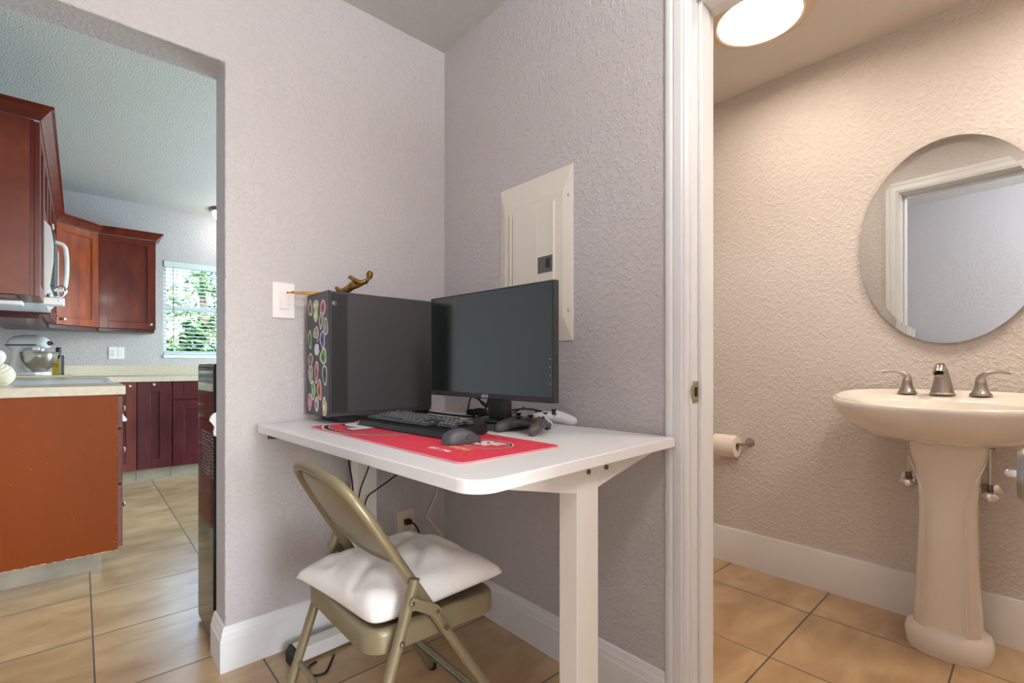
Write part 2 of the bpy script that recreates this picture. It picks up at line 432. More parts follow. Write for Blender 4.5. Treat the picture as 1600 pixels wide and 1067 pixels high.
a = MB().box(-.003, .010, -.0035, -.0021, -.013, .013).build('latch_hole', M_black, sp)
a = MB().lathe([(.0035, -.0032), (.0035, -.002)], (.003, 0, .021), 10, 'y').build('screw', M_brushed, sp)
MB().lathe([(.0035, -.0032), (.0035, -.002)], (.003, 0, -.021), 10, 'y').build('screw', M_brushed, sp)

# ------------------------------------------------------------------ kitchen window, blind, outdoors
win = MB()
T = .035
for a, b, c, d in ((WX0, WX1, WZ0, WZ0+T), (WX0, WX1, WZ1-T, WZ1), (WX0, WX0+T, WZ0+T, WZ1-T), (WX1-T, WX1, WZ0+T, WZ1-T), (WX0+T, WX1-T, 1.575, 1.62)):
    win.box(a, b, YK+.07, YK+.12, c, d)
w1 = struct(win.build('window_1', M_trim))
MB().box(WX0+.02, WX1-.02, YK+.094, YK+.098, WZ0+.02, WZ1-.02).build('window_pane', M_glass, w1)
MB().box(WX0-.0, WX1+.0, YK-.012, YK+.07, WZ0-.028, WZ0+.004).build('window_sill', M_trim, w1, bevel=.003)
bl = thing('window_blind', 'white horizontal slat blind hanging in the kitchen window', 'blind', ((WX0+WX1)/2, YK+.035, WZ1))
hw = (WX1-WX0)/2-.008
MB().box(-hw-.004, hw+.004, -.045, .025, -.062, -.002).build('headrail', M_blind, bl, bevel=.004)
s = MB()
nsl = 22
for k in range(nsl):
    z = -.085-k*(WZ1-WZ0-.125)/(nsl-1)
    pr = [(-.022, -.005), (-.010, .0006), (.0, .002), (.010, .0006), (.022, -.005), (.022, -.0065), (0, .0004), (-.022, -.0065)]
    s.prism([(y, zz+z) for y, zz in pr], 'x', -hw, hw)
s.build('slats', M_blind, bl)
MB().box(-hw, hw, -.022, .022, -(WZ1-WZ0)+.008, -(WZ1-WZ0)+.026).build('bottom_rail', M_blind, bl, bevel=.003)
MB().tube([(-hw+.075, -.036, -.05), (-hw+.078, -.042, -.45), (-hw+.079, -.042, -.83)], .004, 8).build('tilt_wand', M_wand, bl)
c = MB()
for x in (-hw+.12, 0, hw-.12): c.tube([(x, -.025, -.05), (x, -.025, -(WZ1-WZ0)+.02)], .0012, 5).tube([(x, .025, -.05), (x, .025, -(WZ1-WZ0)+.02)], .0012, 5)
c.build('ladder_cord', M_blind, bl)

struct(MB().box(-8, 12, YK+.2, YK+16, -.25, -.2).build('ground', M_grass))
def tree(name, label, x, y, h, rad, m, seed, n=2600, grp=None):
    rnd = random.Random(seed)
    t = thing(name, label, 'tree', (x, y, -.2), 0, grp)
    MB().tube(spline([(0, 0, 0), (.05, .02, h*.35), (-.04, 0, h*.7)], 4), [.11-.006*k for k in range(9)], 9).build('trunk', M_bark, t)
    fo = MB()
    cl = [Vector((rnd.gauss(0, rad*.42), rnd.gauss(0, rad*.35), h*.55+rnd.gauss(0, h*.24))) for _ in range(26)]
    for _ in range(n):
        c = rnd.choice(cl); d = Vector((rnd.gauss(0, 1), rnd.gauss(0, 1), rnd.gauss(0, 1))); d.normalize()
        p = c + d*rad*.3*(rnd.random()**.4); p.z = max(p.z, .12)
        a = Vector((rnd.gauss(0, 1), rnd.gauss(0, 1), rnd.gauss(0, .6))).normalized(); b = a.cross(d+Vector((.1, .2, .3))).normalized(); L = rnd.uniform(.05, .10)
        fo.add([p-a*L, p-b*L*.42+d*.01, p+a*L, p+b*L*.42+d*.01], [(0, 1, 2, 3)])
    fo.build('foliage', m, t, smooth=False)
    return t
tree('leafy_tree', 'pale green leafy tree outside the kitchen window, behind the blind', 2.0, 12.2, 4.2, 1.2, M_leaf, 3)
tree('garden_shrub', 'dense darker green shrub low outside the kitchen window', 2.15, 9.3, 2.2, .7, M_leaf2, 5)
tree('leafy_tree', 'tall deep green tree farther back outside the kitchen window', 5.6, 13.6, 5.4, 1.5, M_leaf2, 9)
tree('garden_shrub', 'yellow green shrub nearest the glass outside the kitchen window', 1.0, 7.6, 1.9, .5, M_leaf, 12, 2200)

# ------------------------------------------------------------------ kitchen cabinets
def knob(mb_parent, x, z, y=-.022):
    k = MB().lathe([(.004, 0), (.0045, .010), (.011, .013), (.014, .019), (.012, .025), (.004, .028)], (0, 0, 0), 16, 'y')
    k.xf(Matrix.Translation((x, y, z)) @ Matrix.Rotation(PI, 4, 'Z'))
    return k.build('knob', M_chrome, mb_parent)
def door(root, x0, x1, z0, z1, y0=0, m=None, kn=None, st=.06, name='door'):
    """shaker door, front at y0-.02"""
    m = m or M_cab; d = MB(); t = .02
    d.box(x0, x0+st, y0-t, y0, z0, z1); d.box(x1-st, x1, y0-t, y0, z0, z1)
    d.box(x0+st, x1-st, y0-t, y0, z0, z0+st); d.box(x0+st, x1-st, y0-t, y0, z1-st, z1)
    g = .006
    d.box(x0+st, x1-st, y0-t+.010, y0-.003, z0+st, z1-st)
    d.box(x0+st, x0+st+g, y0-t+.004, y0-.003, z0+st, z1-st).box(x1-st-g, x1-st, y0-t+.004, y0-.003, z0+st, z1-st)
    d.box(x0+st+g, x1-st-g, y0-t+.004, y0-.003, z0+st, z0+st+g).box(x0+st+g, x1-st-g, y0-t+.004, y0-.003, z1-st-g, z1-st)
    o = d.build(name, m, root, bevel=.0018, seg=2)
    if kn: knob(o, kn[0], kn[1], y0-t)
    return o
def slab(root, x0, x1, z0, z1, y0=0, m=None, kn=None):
    o = MB().box(x0, x1, y0-.02, y0, z0, z1).build('drawer', m or M_cab, root, bevel=.003)
    if kn: knob(o, kn[0], kn[1], y0-.02)
    return o
UZ0, UZ1 = 1.345, 2.175
RL = PI/2
# near left wall cabinet
u = thing('wall_cabinet', 'nearest cherry wall cabinet on the left with a lighter bare side panel', 'cabinet', (-.16, 3.19, UZ0), RL, 'cherry wall cabinets')
MB().box(0, .38, .0, .36, 0, UZ1-UZ0).build('body', M_cab, u, bevel=.002)
MB().box(-.004, 0, .014, .358, .0, UZ1-UZ0).build('end_panel', M_sideup, u, bevel=.002)
door(u, .003, .377, .0, UZ1-UZ0-.005, 0, kn=(.345, .04))
MB().box(.0, .38, .06, .30, -.022, 0).build('light_rail', M_cab2, u, bevel=.003)
tag(MB().box(-.42, -.20, 3.23, 3.34, UZ0-.045, UZ0-.022).build('cabinet_light', M_white, bevel=.006), 'slim white light bar fixed under the nearest wall cabinet', 'light')
# over microwave
u = thing('wall_cabinet', 'short cherry wall cabinet directly above the white microwave', 'cabinet', (-.16, 3.572, 1.80), RL, 'cherry wall cabinets')
MB().box(0, .756, 0, .36, 0, UZ1-1.80).build('body', M_cab, u, bevel=.002)
door(u, .003, .376, 0, UZ1-1.805, 0, kn=(.345, .04)); door(u, .380, .753, 0, UZ1-1.805, 0, kn=(.41, .04))
u = thing('wall_cabinet', 'cherry wall cabinet between the microwave and the angled corner cabinet', 'cabinet', (-.16, 4.33, UZ0), RL, 'cherry wall cabinets')
MB().box(0, .958, 0, .36, 0, UZ1-UZ0).build('body', M_cab, u, bevel=.002)
door(u, .003, .477, 0, UZ1-UZ0-.005, 0, kn=(.44, .04)); door(u, .481, .955, 0, UZ1-UZ0-.005, 0, kn=(.515, .04))
MB().box(0, .958, .03, .34, -.03, 0).build('light_rail', M_cab2, u, bevel=.003)
# diagonal corner
u = thing('wall_cabinet', 'angled corner wall cabinet with orange brown door and one knob', 'cabinet', (-.16, 5.29, UZ0), 0, 'cherry wall cabinets')
MB().prism([(-.36, .61), (-.36, 0), (0, 0), (.28, .28), (.28, .61)], 'z', 0, UZ1-UZ0).build('body', M_cab, u)
dd = MB()
D = .396
hh = UZ1-UZ0
o = door(u, .012, D-.012, .0, hh-.008, 0, m=mat('orange_cherry_wood', srgb(112, 38, 6), .25, spec=.35, var=(3.2, srgb(152, 64, 8), .35, .7), coat=.1, stretch=(4, 4, 1)), kn=(.06, .045))
o.rotation_euler = (0, 0, PI/4)
MB().prism([(-.30, .5), (-.30, .0), (-.02, .0), (.28, .30), (.28, .5)], 'z', -.03, 0).build('light_rail', M_cab2, u)
u = thing('wall_cabinet', 'straight cherry wall cabinet beside the kitchen window, knob at lower right', 'cabinet', (.121, 5.57, UZ0), 0, 'cherry wall cabinets')
MB().box(0, .409, 0, .33, 0, hh).build('body', M_cab, u, bevel=.002)
door(u, .006, .404, .0, hh-.005, 0, m=M_cab, kn=(.372, .045))
MB().box(0, .40, .012, .32, -.03, 0).build('light_rail', M_cab2, u, bevel=.003)
# crown along the cabinet tops
CR = [(0, 0), (.004, 0), (.010, .010), (.040, .046), (.052, .052), (.052, .062), (0, .062)]
cr = MB().sweep([(XL, 3.186), (-.14, 3.186), (-.14, 5.282), (.128, 5.55), (.53, 5.55), (.53, 5.9)], CR, 0).build('crown_molding', M_cab, loc=(0, 0, UZ1), ang=20)
tag(cr, 'dark cherry crown molding running along the tops of the wall cabinets', 'molding')

# microwave
mw = thing('microwave', 'white over-the-range microwave with curved door and white bar handle', 'microwave', (-.12, 3.574, 1.375), RL)
pr = [(.39, 0), (.02, 0), (.004, .02), (0, .06), (-.014, .2), (-.016, .30), (-.004, .385), (.02, .418), (.39, .42)]
MB().prism(pr, 'x', .0, .752).build('body', M_white, mw, ang=20, bevel=.002)
MB().box(.02, .53, -.020, .0, .07, .36).build('door_window', M_blackpl, mw, bevel=.003)
hd = spline([(0, 0, .06), (0, -.04, .07), (0, -.05, .14), (0, -.052, .2), (0, -.05, .26), (0, -.04, .31), (0, 0, .325)], 4)
MB().tube([(p.x+.1, p.y-.014, p.z) for p in hd], .011, 10).build('handle', M_white, mw)
MB().box(.56, .74, -.019, -.008, .06, .37).build('control_panel', M_white, mw, bevel=.002)
MB().box(.02, .73, .02, .37, -.02, 0).build('underside', M_white, mw, bevel=.004)
# white plastic latch clump hanging at the cabinet edge
cl = thing('child_lock', 'white plastic child lock strap hooked at the microwave lower corner', 'lock', (-.13, 3.545, 1.345), RL)
MB().box(-.02, .05, -.07, .03, -.01, .035).build('strap', M_white, cl, bevel=.008, seg=3)
MB().lathe([(.0, 0), (.02, .002), (.024, .014), (.012, .02), (0, .02)], (.0, -.06, .02), 16, 'y').build('button', M_white, cl)
MB().tube(spline([(.01, -.05, .03), (.0, -.075, .07), (.02, -.06, .10), (.03, -.03, .08)], 4), .006, 8).build('hook', M_chrome, cl)

# base cabinets
def base(name, label, loc, rz, w, dep=.58, m=M_cab, toe=.06, grp='cherry base cabinets'):
    b = thing(name, label, 'cabinet', loc, rz, grp)
    MB().box(0, w, 0, dep, .10, .868).build('body', m, b, bevel=.002)
    MB().box(.0, w, toe, toe+.02, 0, .10).build('toe_kick', M_toe, b)
    return b
b = thing('base_cabinet', 'nearest base cabinet with broad chipped orange brown end panel', 'cabinet', (.141, 3.117, 0), RL, 'cherry base cabinets')
MB().box(0, .48, 0, .64, .10, .868).build('body', M_cab, b, bevel=.002)
ep = MB()
# end panel with a chipped lower edge
n = 60; low = []
rnd = random.Random(4)
for k in range(n+1):
    yy = -.002+.645*k/n; low.append((yy, .092+rnd.choice((0, 0, .0015, .003, .001, 0))))
ep.prism(low+[(.643, .868), (-.002, .868)], 'x', -.009, -.001)
epo = ep.build('end_panel', M_side, b, smooth=False)
ch = MB()
for k in range(n):
    if rnd.random() < .7:
        a0, a1 = low[k][0], low[k+1][0]; hgt = rnd.uniform(.0012, .004)
        ch.box(a0, a1, 0, 0, 0, 0) if False else ch.add([(-.0096, a0, .0905), (-.0096, a1, .0905), (-.0096, a1, .092+hgt), (-.0096, a0, .092+hgt*.8), (-.008, a0, .0905), (-.008, a1, .0905), (-.008, a1, .092+hgt), (-.008, a0, .092+hgt*.8)], [(0, 1, 2, 3), (7, 6, 5, 4), (0, 4, 5, 1), (3, 2, 6, 7)])
for _ in range(46):
    yy = rnd.uniform(.0, .62); zz = rnd.uniform(.12, .85); q = rnd.uniform(.0008, .0026)
    if rnd.random() < .35: yy = rnd.uniform(-.001, .004)
    ch.add([(-.0094, yy, zz), (-.0094, yy+q, zz+q*.4), (-.0094, yy+q*.7, zz+q*1.2), (-.0094, yy-q*.2, zz+q*.8)], [(0, 1, 2, 3)])
ch.build('chipped_edge', M_chip, epo, smooth=False)['kind'] = 'stuff'
MB().box(.03, .48, .06, .08, 0, .10).box(.03, .05, .0805, .64, 0, .0995).build('toe_kick', M_toe, b)
for z0, z1 in ((.70, .862), (.42, .693), (.105, .413)): slab(b, .002, .478, z0, z1, 0, kn=(.24, (z0+z1)/2))
# range with glass top
rg = thing('kitchen_range', 'white range with pale glass cooktop set between the left counters', 'range', (.141, 3.602, 0), RL)
MB().box(0, .756, 0, .64, .08, .905).build('body', M_white, rg, bevel=.004)
MB().box(.0, .756, -.015, .62, .905, .916).build('cooktop', M_white, rg, bevel=.003)
MB().box(.03, .726, .02, .027, .9161, .9166).build('cooktop_border', M_dgrey, rg)
MB().box(.02, .736, -.03, 0, .22, .72).build('oven_door', M_white, rg, bevel=.01)
MB().tube([(.08, -.06, .69), (.676, -.06, .69)], .011, 10).tube([(.1, -.06, .69), (.1, -.02, .69)], .008, 8).tube([(.65, -.06, .69), (.65, -.02, .69)], .008, 8).build('handle', M_white, rg)
b = base('base_cabinet', 'base cabinet on the left wall beyond the range', (.141, 4.362, 0), RL, .885, .64)
door(b, .003, .467, .105, .862, 0, kn=(.42, .82)); door(b, .471, .88, .105, .862, 0, kn=(.52, .82))
YF = 5.275
b = base('base_cabinet', 'reddish corner base cabinet door showing just past the near counter end', (.145, YF, 0), 0, .222)
door(b, .0, .218, .10, .862, -.01, m=M_cab, kn=(.175, .835), st=.07)
b = base('base_cabinet', 'narrow dark plum base cabinet with a long inset and a centred knob', (.369, YF, 0), 0, .248)
door(b, .003, .245, .105, .866, 0, m=M_cab2, kn=(.118, .845), st=.085)
b = base('base_cabinet', 'far base cabinet with a small drawer above an inset door, beside the black appliance', (.620, YF, 0), 0, .46)
slab(b, .003, .457, .705, .862, 0, m=M_cab2); door(b, .003, .457, .105, .697, 0, m=M_cab2, st=.085)
MB().box(.086, .090, -.0215, -.019, .71, .86).build('drawer_seam', M_blackpl, b)
b = base('base_cabinet', 'base cabinet under the kitchen window, hidden past the wall edge', (1.084, YF, 0), 0, .9)
door(b, .003, .447, .105, .862, 0, m=M_cab2); door(b, .45, .897, .105, .862, 0, m=M_cab2)
# countertops
ct = MB().box(XL, .172, 3.094, 3.598, .869, .915).build('countertop', M_counter, bevel=.004, seg=3)
tag(ct, 'short beige laminate countertop on the nearest base cabinet', 'countertop')
ct = MB().prism([(XL, 4.364), (.165, 4.364), (.165, 5.245), (2.0, 5.245), (2.0, YK-.001), (XL, YK-.001)], 'z', .869, .915)
ct.box(XL, 2.0, YK-.022, YK-.001, .915, 1.015).box(XL+.001, XL+.02, 4.364, YK-.022, .915, 1.015)
ct = ct.build('countertop', M_counter, bevel=.003)
tag(ct, 'long beige laminate countertop with low backsplash along the far kitchen wall', 'countertop')
# outlet double plate on kitchen wall
op = thing('wall_outlet', 'wide white outlet and switch plate above the far kitchen counter', 'outlet', (.26, YK, 1.13))
MB().box(-.058, .058, -.007, 0, -.058, .058).build('cover_plate', M_whitep, op, bevel=.003)
MB().box(-.042, -.010, -.0095, -.007, -.034, .034).build('receptacle', M_whitep, op, bevel=.001)
MB().box(.010, .042, -.0095, -.007, -.034, .034).build('rocker', M_whitep, op, bevel=.001)
sl = MB()
for z in (.017, -.017):
    sl.box(-.033, -.030, -.0102, -.0094, z-.004, z+.005).box(-.022, -.019, -.0102, -.0094, z-.004, z+.005).box(-.028, -.024, -.0102, -.0094, z-.012, z-.008)
sl.build('slots', M_blackpl, op)

# mixer on board, bottle, braided ornament
bd = MB().box(-.19, .22, -.12, .10, 0, .014).build('cutting_board', M_board, bevel=.004, loc=(-.27, 5.67, .915))
tag(bd, 'pale wooden cutting board under the stand mixer', 'cutting board')
ang = math.atan2(-FX, FY)
mx = thing('stand_mixer', 'white stand mixer with steel bowl on the far kitchen counter', 'mixer', (-.31, 5.66, .929), ang+.1)
hp = MB()
prof = [(-.15, .020, .262), (-.14, .045, .262), (-.11, .056, .268), (-.05, .060, .274), (.02, .060, .276), (.08, .056, .274), (.12, .048, .268), (.145, .030, .262), (.15, .012, .26)]
rings = []
for x, r, zc in prof: rings.append([(x, r*math.cos(2*PI*k/20)*.95, zc+r*math.sin(2*PI*k/20)*1.05) for k in range(20)])
hp.loft(rings); hp.build('head', M_white, mx, ang=60)
MB().box(-.14, .09, -.0585, .0585, .247, .257).build('trim_band', M_blackpl, mx, bevel=.002)
col = MB(); rings = []
for z, x0, x1, w in ((.03, -.16, -.02, .055), (.07, -.15, -.07, .05), (.14, -.125, -.06, .042), (.2, -.125, -.045, .045), (.24, -.13, .0, .05)):
    rings.append([(((x0+x1)/2)+(x1-x0)/2*math.cos(2*PI*k/20), w*math.sin(2*PI*k/20), z) for k in range(20)])
col.loft(rings); col.build('column', M_white, mx, ang=60)
MB().prism([(-.16, -.07), (.10, -.075), (.14, -.04), (.14, .04), (.10, .075), (-.16, .07)], 'z', 0, .03).build('base', M_white, mx, bevel=.01, seg=3)
MB().lathe([(.02, .20), (.045, .205), (.048, .235), (.02, .24)], (.07, 0, 0), 20).build('planetary_hub', M_chrome, mx)
MB().lathe([(.040, .03), (.045, .034), (.050, .045), (.085, .075), (.108, .12), (.116, .165), (.118, .19), (.121, .195), (.116, .195), (.112, .165), (.08, .08), (.03, .06), (0, .058)], (.075, 0, 0), 36, cap=False).build('bowl', M_bowl, mx, ang=70)
MB().lathe([(.0, .15), (.02, .15), (.018, .163), (.008, .166), (.008, .18), (0, .182)], (0, 0, .268), 16, 'x').build('attachment_knob', M_blackpl, mx)
MB().lathe([(.02, 0), (.026, .001), (.026, .012), (.02, .014)], (.125, 0, .27), 16, 'x').build('attachment_cap', M_chrome, mx)
bt = thing('oil_bottle', 'dark bottle with yellow label and black cap beside the stand mixer', 'bottle', (-.135, 5.70, .915), ang)
MB().box(-.033, .033, -.022, .022, 0, .185).build('glass', M_bottle, bt, bevel=.008, seg=3)
MB().box(-.030, .030, -.0232, -.0222, .012, .155).build('label', M_label, bt)
MB().lathe([(.014, .183), (.013, .20), (.018, .202), (.018, .25), (.016, .253), (0, .253)], (0, 0, 0), 16).build('cap', M_blackpl, bt)
o = MB().tube(spline([(-.02, -.0236, .10), (0, -.0236, .108), (.014, -.0236, .100), (.006, -.0236, .088), (.016, -.0236, .084)], 4), .0018, 6).build('label_drawing', M_bottle, bt)
og = thing('woven_ornament', 'white braided ball with a pale knob cut off at the left picture edge', 'ornament', (-.30, 3.47, .915))
br = MB()
for k in range(9):
    a0 = 2*PI*k/9
    br.tube([(math.cos(a0+t*1.8)*.052*math.sin(t)+0, math.sin(a0+t*1.8)*.052*math.sin(t), .052-.05*math.cos(t)) for t in [PI*(.08+.84*j/10) for j in range(11)]], .011, 8)
br.build('braid', mat('braided_cream', srgb(228, 218, 196), .8), og)
MB().ball((0, 0, .052), (.045, .045, .045)).build('core', M_card, og)
MB().ball((.0, 0, .142), (.028, .028, .036)).lathe([(.01, .09), (.014, .105), (.012, .12)], (0, 0, 0), 14).build('knob', M_white, og)

# glossy black appliance behind the wall edge
ap = thing('beverage_cooler', 'tall glossy black appliance seen edge-on behind the kitchen opening', 'appliance', (.353, 1.972, 0))
MB().box(0, .50, 0, .308, .012, 1.024).build('body', M_gloss, ap, bevel=.012, seg=4)
g = MB()
for cx, hw_ in ((.145, .058), (.030, .028)):
    for k in range(13):
        z = .615+k*.0125
        g.box(-.0035, .0, cx-hw_, cx+hw_, z, z+.0035)
g.build('vent_louvers', M_steel, ap)
MB().box(.02, .48, .02, .28, 0, .012).build('feet', M_blackpl, ap)
wbp = MB().prism([(0, .0), (-.008, .004), (-.010, .018), (-.006, .034), (-.014, .048), (-.022, .058), (-.018, .072), (-.012, .080), (-.006, .084), (0, .086)], 'y', -.012, 0).build('edge_bumper', M_white, loc=(OX-.0005, YA2-.004, .765), bevel=.002)
tag(wbp, 'small ragged white bumper stuck on the side of the kitchen opening', 'bumper')

# kitchen ceiling lamp
kl = thing('ceiling_light', 'round frosted dome ceiling light glowing near the kitchen window wall', 'light', (1.13, 5.60, ZK))
MB().lathe([(.0, 0), (.165, 0), (.168, -.012), (.160, -.030), (.140, -.034)], (0, 0, 0), 40).build('base_ring', M_brushed, kl)
MB().lathe([(.142, -.030), (.138, -.05), (.12, -.085), (.08, -.108), (.03, -.118), (0, -.119)], (0, 0, 0), 40, cap=False).build('glass_dome', M_glow2, kl, ang=80)
# hall dome lamp, added out of view to get the light level
hl = thing('ceiling_light', 'added flush dome ceiling light, unseen above the viewpoint in the hall', 'light', (.38, -.22, ZC))
MB().lathe([(.0, 0), (.165, 0), (.168, -.012), (.160, -.030), (.140, -.034)], (0, 0, 0), 40).build('base_ring', M_brushed, hl)
MB().lathe([(.142, -.030), (.138, -.04), (.10, -.052), (.04, -.058), (0, -.06)], (0, 0, 0), 40, cap=False).build('glass_dome', M_glow2, hl, ang=80)

# ------------------------------------------------------------------ bathroom
lt = thing('ceiling_light', 'round recessed bathroom ceiling light with bright disc and cream trim', 'light', (1.99, .75, ZB))
MB().lathe([(.150, -.004), (.150, -.022), (.158, -.024), (.186, -.012), (.190, -.006), (.190, 0), (.150, 0)], (0, 0, 0), 56, cap=False).build('trim_ring', M_ringw, lt)
MB().lathe([(0, -.004), (.150, -.004), (.150, -.001), (0, -.001)], (0, 0, 0), 56, cap=False).build('diffuser', M_glow, lt)

lt = thing('ceiling_light', 'second bathroom ceiling light added as fill, out of sight to the right', 'light', (1.93, -.40, ZB))  # extra fixture added to fill the bathroom with light
MB().lathe([(.150, -.004), (.150, -.022), (.158, -.024), (.186, -.012), (.190, -.006), (.190, 0), (.150, 0)], (0, 0, 0), 40, cap=False).build('trim_ring', M_ringw, lt)
MB().lathe([(0, -.004), (.150, -.004), (.150, -.001), (0, -.001)], (0, 0, 0), 40, cap=False).build('diffuser', M_fillglow, lt)
# mirror
mi = thing('wall_mirror', 'frameless oval wall mirror with angled glass border above the pedestal sink', 'mirror', (XW-.009, .247, 1.50), -.034)
A_, B_ = .279, .397
def ell(s, x, n=96): return [(x, (A_+s)*math.cos(2*PI*k/n), (B_+s)*math.sin(2*PI*k/n)) for k in range(n)]
MB().loft([ell(-.030, -.0134), ell(-.0298, -.0134)], cap0=True, cap1=False).build('glass', M_mirror, mi, smooth=False)
MB().loft([ell(-.0298, -.0134), ell(0, -.0125)], cap0=False, cap1=False).build('bevelled_edge', M_mirror, mi, smooth=True, ang=80)
MB().loft([ell(0, -.0125), ell(0, -.008), ell(-.03, -.0005)], cap0=False, cap1=True).build('backing', M_dgrey, mi)

# pedestal sink
SY = .243
sk = thing('pedestal_sink', 'white porcelain pedestal sink under the oval mirror', 'sink', (XW, SY, 0))
N_ = 96
def outl(k):
    a = 2*PI*k/N_; c, s_ = math.cos(a), math.sin(a)
    # c>0 toward the wall
    ey = .322*(abs(s_)**.92)*(1 if s_ > 0 else -1)
    ex = (.235*(abs(c)**.55)) if c > 0 else -.278*(abs(c)**.95)
    return (-.236+ex, ey)
def tilt(x, z): return z + .040*max(0, (x+.50))/.5
def under(k):
    a = 2*PI*k/N_; return (-.185+.115*math.cos(a), -.015+.118*math.sin(a))
def bowl(k, s):
    a = 2*PI*k/N_; return (-.31+.145*s*math.cos(a), .215*s*math.sin(a))
rings = []
for s_, z in ((0, .745), (.3, .750), (.58, .768), (.80, .800), (.93, .832), (.99, .858), (1.0, .868), (.995, .878), (.98, .883)):
    r = []
    for k in range(N_):
        o_, u_ = outl(k), under(k); x = u_[0]+(o_[0]-u_[0])*s_; y = u_[1]+(o_[1]-u_[1])*s_
        r.append((min(x, -.001), y, z if s_ < .5 else z+(tilt(x, z)-z)*min(1, (s_-.5)*2)))
    rings.append(r)
for s_, z in ((.955, .8825), (.93, .872)):
    r = []
    for k in range(N_):
        o_ = outl(k); cx = -.236; x = cx+(o_[0]-cx)*s_; r.append((min(x, -.001), o_[1]*s_, tilt(x, z)))
    rings.append(r)
for s_, z in ((1.0, .866), (.97, .858), (.88, .82), (.6, .775), (.2, .765), (.02, .764)):
    r = []
    for k in range(N_):
        x, y = bowl(k, s_); r.append((x, y, tilt(x, z) if s_ > .9 else z))
    rings.append(r)
MB().loft(rings).build('basin', M_ceramic, sk, ang=75)
pr = [(.0, .128, .118), (.02, .134, .122), (.055, .134, .122), (.075, .124, .114), (.085, .108, .102), (.10, .103, .098), (.2, .098, .094), (.32, .093, .090), (.45, .089, .086), (.54, .0885, .086), (.60, .092, .088), (.65, .100, .096), (.70, .115, .106), (.765, .122, .112)]
rings = []
for z, hy_, hx_ in pr:
    r = []
    n = 3.2 if z > .09 else 2.4
    for k in range(64):
        a = 2*PI*k/64; c, s_ = math.cos(a), math.sin(a)
        f = 1/((abs(c)**n+abs(s_)**n)**(1/n))
        r.append((-.180+hx_*f*c*.97, -.015+.90*hy_*f*s_, z))
    rings.append(r)
MB().loft(rings).build('pedestal', M_ceramic, sk, ang=50)
rl = MB()
for sg in (-1, 1):
    rl.tube([Vector((p.x, p.y*.9-.015, p.z)) for p in spline([(-.245, sg*.112, .685), (-.262, sg*.092, .635), (-.2675, sg*.070, .58), (-.2675, sg*.060, .50), (-.2705, sg*.060, .35), (-.276, sg*.062, .2), (-.280, sg*.066, .1)], 5)], .0026, 6)
rl.build('moulded_ridge', M_ceramic, sk)
# faucet on the sink deck
fa = thing('faucet', 'brushed nickel faucet with spout and two curved lever handles on sink', 'faucet', (XW-.085, SY+.01, tilt(-.085, .874)))
spo = MB()
path = spline([(0, 0, 0), (0, 0, .03), (-.004, 0, .065), (-.018, 0, .092), (-.045, 0, .105), (-.075, 0, .097), (-.090, 0, .080)], 5)
m_ = len(path); rr = [(.037-.023*min(1, k/(m_*.55))) if k < m_*.55 else .014+.005*((k-m_*.55)/(m_*.45)) for k in range(m_)]
spo.tube(path, rr, 20); spo.lathe([(.038, 0), (.039, .003), (.036, .007)], (0, 0, 0), 28)
spout = spo.build('spout', M_brushed, fa, ang=60)
MB().lathe([(.0135, 0), (.0135, .004)], (-.0925, 0, .074), 14).build('aerator', M_steel, spout)
for sg, nm in ((1, 'l'), (-1, 'r')):
    h = MB().lathe([(.031, 0), (.0315, .004), (.025, .012), (.0185, .028), (.0160, .045), (.0165, .048), (.015, .052), (.013, .058)], (0, sg*.104, 0), 24)
    lv = spline([(0, 0, .052), (0, sg*.002, .066), (-.004, sg*.016, .080), (-.008, sg*.042, .087), (-.010, sg*.068, .084), (-.011, sg*.078, .081)], 4)
    h.tube([(p.x, p.y+sg*.104, p.z) for p in lv], [.0128-.0075*min(1, k/10) for k in range(len(lv))], 12, flat=1.25)
    h.build('lever_handle', M_brushed, fa, ang=60)
# valves
for (yy, zz, lab) in ((.357, .56, 'chrome shutoff valve and supply pipe left of the sink pedestal'), (.128, .55, 'chrome shutoff valve and supply pipe right of the sink pedestal')):
    v = thing('shutoff_valve', lab, 'valve', (XW, yy, zz), 0, 'sink shutoff valves')
    MB().lathe([(.033, 0), (.033, .003), (.02, .010), (.012, .012)], (0, 0, 0), 24, '-x').build('wall_flange', M_chrome, v)
    MB().tube([(-.01, 0, 0), (-.07, 0, 0)], .008, 12).tube([(-.06, 0, -.012), (-.06, 0, .035)], .010, 12).build('valve_body', M_steel, v)
    MB().tube([(-.06, 0, .03), (-.06, 0, .105), (-.062, 0, .175)], .005, 10).build('supply_pipe', M_chrome, v)
    MB().lathe([(.013, .165), (.016, .17), (.016, .178), (.013, .182)], (-.062, 0, 0), 8).build('coupling_nut', M_steel, v)
    MB().ball((-.10, 0, -.002), (.008, .026, .017)).build('oval_handle', M_chrome, v)
# toilet paper holder and roll
PY_, PZ_ = .985, .628
th = thing('paper_holder', 'brushed nickel toilet paper holder post on the bathroom wall', 'paper holder', (XW, PY_, PZ_))
MB().lathe([(.023, 0), (.023, .003), (.016, .012), (.011, .028), (.0075, .05), (.0065, .058)], (0, 0, 0), 24, '-x').build('post', M_brushed, th, ang=60)
MB().tube(spline([(-.050, 0, 0), (-.062, .004, -.002), (-.066, .02, -.004), (-.066, .06, -.004)], 4)+[Vector((-.066, .17, -.004))], .0062, 12).build('roll_bar', M_brushed, th)
tp = thing('toilet_paper_roll', 'white toilet paper roll hanging beside the bathroom door frame', 'toilet paper', (XW-.066, PY_+.035, PZ_-.018))
MB().lathe([(.021, 0), (.052, 0), (.054, .002), (.054, .110), (.052, .112), (.021, .112)], (0, 0, 0), 40, 'y', cap=False).build('paper', M_paper, tp)
